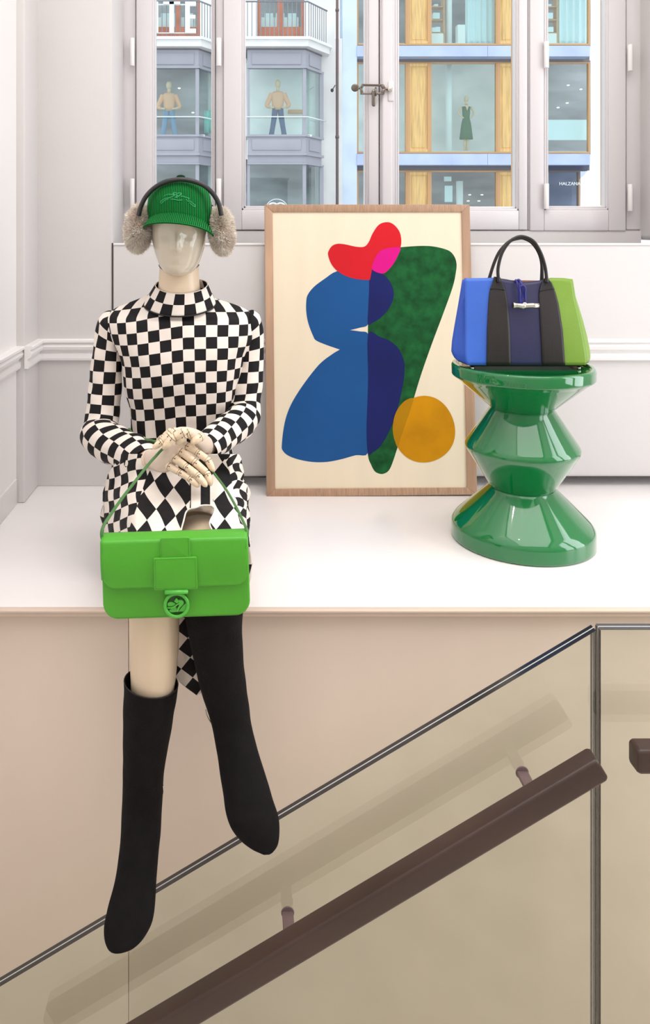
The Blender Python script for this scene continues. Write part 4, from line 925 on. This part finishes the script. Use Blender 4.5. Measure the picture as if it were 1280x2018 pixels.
# ------------------------------------------------------------------ boots
def boot(label, rws, lining, seams, zipp):
    t = thing('knee_boot', W((rws[0][0]+rws[0][2])/2, rws[-1][1], 1.45), label, 'boot', None)
    mm = MB(); out = pxloft(mm, rws, 40, 6, caps=(0, 1), wr=.035, seed=rws[0][0]); mm.build('shaft_and_foot', M['boot'], t, solid=.002)
    mm = MB(); mm.tube(out[0]+[out[0][0]], .0012, 6, caps=False); mm.build('top_edge', M['bootin'], t)
    mm = MB(); mm.tube([W(x, y, D) for x, y, D in zipp], .0014, 6, sub=4); o = mm.build('zip_pull', M['chrome'], t); o['label'] = 'small bright zip pull'
    return t
boot('left black suede knee boot on the bare calf, toe hanging lowest', [(245, 1338, 350, 1352, 1.53, 1.0), (244, 1400, 343, 1402, 1.53, 1), (243.5, 1450, 334, 1450, 1.53, 1), (243.5, 1500, 325, 1500, 1.53, 1), (243, 1550, 320, 1550, 1.53, 1), (241, 1590, 318, 1590, 1.52, 1), (239, 1640, 315, 1645, 1.495, .9), (233, 1700, 309, 1706, 1.465, .75), (223, 1755, 305, 1765, 1.44, .62), (212, 1795, 299, 1815, 1.42, .55), (206, 1825, 283, 1848, 1.405, .48), (207, 1852, 262, 1868, 1.392, .40), (213, 1869, 243, 1876, 1.385, .3), (220, 1876, 230, 1878, 1.382, .2)], None,
     [(318, 1400, 1.50), (316, 1500, 1.505), (318, 1575, 1.51)], [(321, 1548, 1.53), (322, 1560, 1.53), (319, 1572, 1.53)])
boot('right black suede knee boot pointing right, partly behind the green bag', [(356, 1130, 478, 1130, 1.535, 1.0), (362, 1180, 479, 1180, 1.53, 1), (368, 1230, 476, 1228, 1.53, 1), (378, 1275, 477, 1270, 1.53, 1), (388, 1325, 480, 1315, 1.53, 1), (398, 1365, 484, 1355, 1.53, 1), (410, 1400, 490, 1390, 1.525, 1), (421, 1440, 493, 1425, 1.515, .95), (429, 1490, 506, 1475, 1.495, .88), (438, 1545, 521, 1525, 1.465, .78), (445, 1595, 535, 1570, 1.435, .66), (455, 1630, 546, 1608, 1.41, .58), (474, 1655, 549, 1640, 1.395, .48), (494, 1671, 546, 1664, 1.385, .4), (512, 1680, 537, 1678, 1.378, .28), (520, 1683.5, 530, 1683, 1.376, .2)], None,
     [(412, 1330, 1.49), (425, 1400, 1.485), (455, 1520, 1.44)], [(405, 1398, 1.53), (408, 1412, 1.53), (418, 1428, 1.53)])

# ------------------------------------------------------------------ green shoulder bag
bgx, bgy, BD = 345.5, 1140, 1.44
bag = thing('shoulder_bag', W(345, 1222, BD), 'bright green leather flap bag hanging from a thin strap before the knees', 'bag')
roll = math.radians(1.75)
def bp(x, y, d=0):    # local px coordinates (unrotated, centred) -> world
    X = x*math.cos(roll)+y*math.sin(roll); Y = y*math.cos(roll)-x*math.sin(roll); return W(bgx+X, bgy+Y, BD)+Vector((0, d, 0))
def rrect(x0, y0, x1, y1, r4, n=6):   # r4: tl,tr,br,bl
    o = []
    for (cx_, cy_, r, a0) in ((x0+r4[0], y0+r4[0], r4[0], PI), (x1-r4[1], y0+r4[1], r4[1], 1.5*PI), (x1-r4[2], y1-r4[2], r4[2], 0), (x0+r4[3], y1-r4[3], r4[3], .5*PI)):
        for k in range(n+1):
            a = a0+PI/2*k/n; o.append((cx_+r*math.cos(a), cy_+r*math.sin(a)))
    return o
def slab(name, mt, out, d0, d1, parent=bag, bev=.002, label=None):
    mm = MB(); mm.prism([bp(x, y, d0) for x, y in out], (0, d1-d0, 0)); o = mm.build(name, M[mt], parent, bevel=bev, seg=3, angle=50)
    if label: o['label'] = label
    return o
slab('body', 'green_l', rrect(-145.5, -76, 145.5, 80, (6, 6, 30, 30)), .004, .044, bev=.004)
# flap: curved sheet that wraps over the top
mm = MB(); rows = []
hs = 144.5
for i in range(31):
    t = i/30
    row = []
    for j in range(41):
        u = -1+2*j/40; x = u*hs
        # flap lower edge rounded at both corners
        bot = 14 - max(0, (abs(x)-(hs-24))/24)**2*20 if abs(x) > hs-24 else 14
        if t < .3: k = t/.3; ang = k*PI/2; y = -79.5-4*math.sin(ang)+4; d = .030-.036*k; y = -80.5+2.5*(1-math.cos(ang*1)) - 2.5*math.sin(PI*k)*.6
        else: k = (t-.3)/.7; y = -78+(bot+78)*k; d = -.006 - .0035*math.sin(PI*min(1, k*1.1))
        row.append(bp(x, y, d))
    rows.append(row)
mm.grid(rows); flap = mm.build('flap', M['green_l'], bag, solid=.003)
slab('strap_loop', 'green_l', rrect(-26.5, -86, 32, -44, (5, 5, 1, 1)), -.0135, -.009, bev=.001)
slab('square_patch', 'green_l', rrect(-40.5, -48, 44.5, 15, (3, 3, 3, 3)), -.0155, -.0105, bev=.0012)
mm = MB()
def stitch(a, b, d, step=3.2):
    n = max(1, int(math.hypot(b[0]-a[0], b[1]-a[1])/step))
    for k in range(n):
        p = bp(a[0]+(b[0]-a[0])*(k+.2)/n, a[1]+(b[1]-a[1])*(k+.2)/n, d); q = bp(a[0]+(b[0]-a[0])*(k+.75)/n, a[1]+(b[1]-a[1])*(k+.75)/n, d); mm.tube([p, q], .0003, 4)
for a, b in (((-37, -45), (41, -45)), ((41, -45), (41, 12)), ((41, 12), (-37, 12)), ((-37, 12), (-37, -45))): stitch(a, b, -.0157)
stitch((-24, -84), (-24, -50), -.0137); stitch((29, -84), (29, -50), -.0137); stitch((-120, 76), (118, 76), .0038, 4); stitch((141, -74), (141, -8), -.0102, 4); stitch((-141, -74), (-141, -8), -.0102, 4)
mm.build('stitching', M['green_d'], bag)
# clasp: hinge bar, ring with emblem
cy0 = 15
slab('hinge_leaf', 'green_p', rrect(-20, cy0, 25.5, cy0+8, (1.5,)*4), -.0165, -.0105, bev=.0008)
mm = MB(); mm.tube([bp(-20, cy0+4.5, -.015), bp(25.5, cy0+4.5, -.015)], .0036, 14); mm.build('hinge_barrel', M['green_p'], bag)
rc = (1.5, 47.5)
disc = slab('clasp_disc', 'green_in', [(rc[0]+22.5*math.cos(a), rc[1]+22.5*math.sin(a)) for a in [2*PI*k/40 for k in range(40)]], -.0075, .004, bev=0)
mm = MB(); mm.tube([bp(rc[0]+22.4*math.cos(a), rc[1]+22.4*math.sin(a), -.010) for a in [2*PI*k/48 for k in range(49)]], .0031, 12, caps=False); mm.build('clasp_ring', M['green_p'], disc)
E = lambda pts: [(rc[0]+(x-575)/12.8+1.0, rc[1]+(y-720)/12.8) for x, y in pts]   # emblem traced in the zoomed crop
def relief(pts, d0, d1): slab('emblem_relief', 'green_p', [q for q in crom(E(pts), 3, True)], d0, d1, disc, .0002)
relief([(350, 660), (430, 640), (500, 665), (540, 700), (470, 740), (400, 750), (345, 740), (335, 700)], -.0095, -.0074)
relief([(330, 765), (420, 765), (500, 740), (560, 690), (620, 655), (600, 600), (680, 590), (740, 620), (745, 680), (700, 730), (640, 790), (600, 870), (560, 870), (580, 800), (630, 715), (600, 705), (530, 760), (450, 795), (350, 790)], -.0115, -.0074)
relief([(505, 612), (530, 590), (545, 550), (575, 545), (605, 580), (610, 640), (570, 665), (540, 640)], -.0118, -.0074)
relief([(400, 830), (500, 780), (560, 790), (560, 870), (600, 880), (680, 790), (740, 730), (800, 690), (840, 700), (830, 800), (780, 890), (580, 890), (420, 905), (370, 860)], -.009, -.0073)
# strap
mm = MB()
SL = [bp(-143, -72, .012), W(200, 1052, 1.452), W(204, 1036, 1.46), W(214, 1020, 1.475), W(236, 988, 1.53), W(262, 954, 1.585), W(290, 918, 1.632), W(306, 900, 1.655), W(322, 884, 1.662), W(345, 876, 1.70), W(375, 884, 1.705), W(402, 908, 1.69), W(424, 936, 1.645), W(446, 966, 1.585), W(466, 1001, 1.52), W(480, 1030, 1.475), W(487, 1046, 1.455), bp(143, -72, .012)]
mm.tube(SL, .0030, 10, sub=6, flat=.7); s_ = mm.build('strap', M['green_d'], bag)
mm = MB(); mm.tube([W(254, 846, 1.895), W(262, 856, 1.86), W(278, 864, 1.83), W(300, 869, 1.79), W(318, 874, 1.74)], .0035, 8, sub=4); mm.build('strap', M['green_d'], bag)

# ------------------------------------------------------------------ cap
cap = thing('corduroy_cap', W(353, 440, 1.98), 'bright green corduroy cap on the mannequin head', 'cap')
cc = W(354, 440, 1.985)
ctab = [(349.5, 3, 6), (350.5, 14, 14), (353, 27, 27), (358, 39, 40), (366, 49, 52), (378, 57, 62), (392, 61.5, 69), (408, 63.5, 73), (425, 64, 75), (440, 63.5, 75.5), (446, 63.5, 75.5)]
ct = [tuple(q) for q in crom(ctab, 4)]; N = 96; rows = []; uv = []
for i, (y, w, d) in enumerate(ct):
    z = W(0, y, 1.985).z; k = 1.985/F
    rows.append([Vector((cc.x+w*k*math.sin(2*PI*j/N), 1.985-(d*k*1.06)*math.cos(2*PI*j/N), z - .004*math.sin(2*PI*j/N)*ss(350, 440, y) + (.016*ss(410, 440, y)*max(0, math.cos(2*PI*j/N))))) for j in range(N)])
    uv.append([((w*math.sin(2*PI*j/N) if math.cos(2*PI*j/N) > 0 else (2*64-abs(w*math.sin(2*PI*j/N)))*(1 if j < N/2 else -1))*.1, y*.01) for j in range(N+1)])
mm = MB(); V = mm.grid(rows, uv, closed=True); mm.cap(V[0]); mm.build('crown', M['cord'], cap)
mm = MB(); c = W(356, 349, 1.985); mm.ellip(c, (.011, .011, .006), 16, 8); mm.build('button', M['cord'], cap)
mm = MB(); rows = []; uv = []
for i in range(15):
    t = i/14; row = []; ur = []
    for j in range(61):
        s = -1+2*j/60; ph = s*math.radians(86)
        xi, yi = .0785*math.sin(ph), -.0985*math.cos(ph); xo, yo = .0845*math.sin(ph*.98), -.0985*math.cos(ph)-.075*max(0, math.cos(ph))**.55
        x = xi+(xo-xi)*t; y = yi+(yo-yi)*t
        z = .8585-.037*s*s-.0095*s-.0185*(t**1.1)*max(0, math.cos(ph))**.5 - .003*t
        row.append(Vector((cc.x+x, 1.985+y, z))); ur.append((x/(1.985/F)*.1, t))
    rows.append(row); uv.append(ur)
mm.grid(rows, uv); b_ = mm.build('bill', M['cord'], cap, solid=.0035)
mm = MB(); mm.tube([p+Vector((0, -.001, -.0006)) for p in rows[-1]], .0022, 8); mm.build('bill_edge', M['cord'], b_)
# embroidered horse and rider in outline, standing proud of the front panel
def crown_pt(x, y, off=.0015):
    (w, d) = lerp_tab(ct, y); s = max(-1, min(1, (x-354)/w)); return Vector((cc.x+(x-354)*1.9/F, 1.985-(d*1.985/F*1.06)*math.sqrt(1-s*s)-off, W(0, y, 1.9).z))
mm = MB()
for pts in ([(220, 535), (235, 500), (290, 460), (350, 435), (420, 430), (480, 400), (520, 375)], [(240, 550), (290, 505), (340, 470), (395, 455)], [(290, 400), (330, 370), (400, 352), (470, 355), (520, 345)], [(500, 320), (545, 318), (570, 335), (640, 325), (660, 350), (620, 385), (590, 405)], [(520, 375), (560, 360), (580, 390), (540, 420), (590, 425)],
            [(440, 460), (520, 462), (600, 480), (690, 475)], [(650, 400), (700, 395), (760, 420), (825, 435), (810, 470)], [(765, 460), (800, 495), (850, 500), (900, 540), (960, 585)], [(835, 530), (880, 570), (935, 610), (960, 590)], [(500, 320), (490, 350), (520, 375)]):
    mm.tube([crown_pt(300+x*.09375, 350+y*.09375) for x, y in pts], .0013, 6, sub=4)
emb = mat('green_embroidery', (40, 150, 90), .5); mm.build('embroidered_emblem', emb, cap)

# ------------------------------------------------------------------ ear muffs
em_ = thing('ear_muffs', W(353, 450, 1.95), 'cream fur ear muffs with black headband worn over the cap', 'ear muffs')
mm = MB(); bpts = [(273, 425), (277, 408), (287, 388), (303, 371), (322, 360), (343, 354.5), (363, 354), (385, 358.5), (405, 368), (421, 384), (431, 402), (436, 425)]
mm.tube([W(x, y, 1.915+.012*(abs(x-355)/80)**2) for x, y in bpts], .0056, 12, sub=5, flat=1.15); mm.build('headband', M['band'], em_)
def fur(c, r, n, seed, tilt):
    rr = random.Random(seed); vs, fs = [], []; Rm = Matrix.Rotation(tilt, 3, 'Y')
    core = MB(); core.ellip((0, 0, 0), (r[0]*.82, r[1]*.84, r[2]*.88), 28, 18); co = core.build('pad_core', M['furroot'], em_)
    for v in co.data.vertices: v.co = c + Rm @ v.co
    for _ in range(n):
        z = rr.uniform(-1, 1); a = rr.uniform(0, 2*PI); q = math.sqrt(1-z*z); d = Vector((q*math.cos(a), q*math.sin(a), z))
        p = Vector((d.x*r[0]*.80, d.y*r[1]*.82, d.z*r[2]*.86)); nr = Vector((d.x/r[0], d.y/r[1], d.z/r[2])).normalized()
        sw = Vector((rr.gauss(0, .35), rr.gauss(0, .35), rr.gauss(-.15, .35)))+Vector((noise.noise(p*60), noise.noise(p*60+Vector((9, 0, 0))), noise.noise(p*60+Vector((0, 9, 0)))))*.7
        L = rr.uniform(.006, .0125); t = nr.cross(Vector((rr.gauss(0, 1), rr.gauss(0, 1), rr.gauss(0, 1)))).normalized()*.0006
        m1 = p+nr*L*.6+sw*L*.18; e = p+nr*L*.95+sw*L*.5; k = len(vs)
        vs += [c+Rm@(p-t), c+Rm@(p+t), c+Rm@(m1+t*.7), c+Rm@(m1-t*.7), c+Rm@e]; fs += [(k, k+1, k+2, k+3), (k+3, k+2, k+4)]
    me = bpy.data.meshes.new('fur_strands'); me.from_pydata([tuple(v) for v in vs], [], fs); me.materials.append(M['fur'])
    for p in me.polygons: p.use_smooth = True
    o = bpy.data.objects.new('fur_strands', me); sc.collection.objects.link(o); o.parent = co; o['kind'] = 'stuff'
    co.parent = em_; co.matrix_parent_inverse = Matrix.Translation(-Vector(em_.location)); o.matrix_parent_inverse = Matrix.Identity(4)
fur(W(273, 450.5, 1.975), (.0350, .052, .0625), 20000, 1, math.radians(5))
fur(W(436.5, 455.5, 1.975), (.0325, .052, .0625), 20000, 2, math.radians(-6))
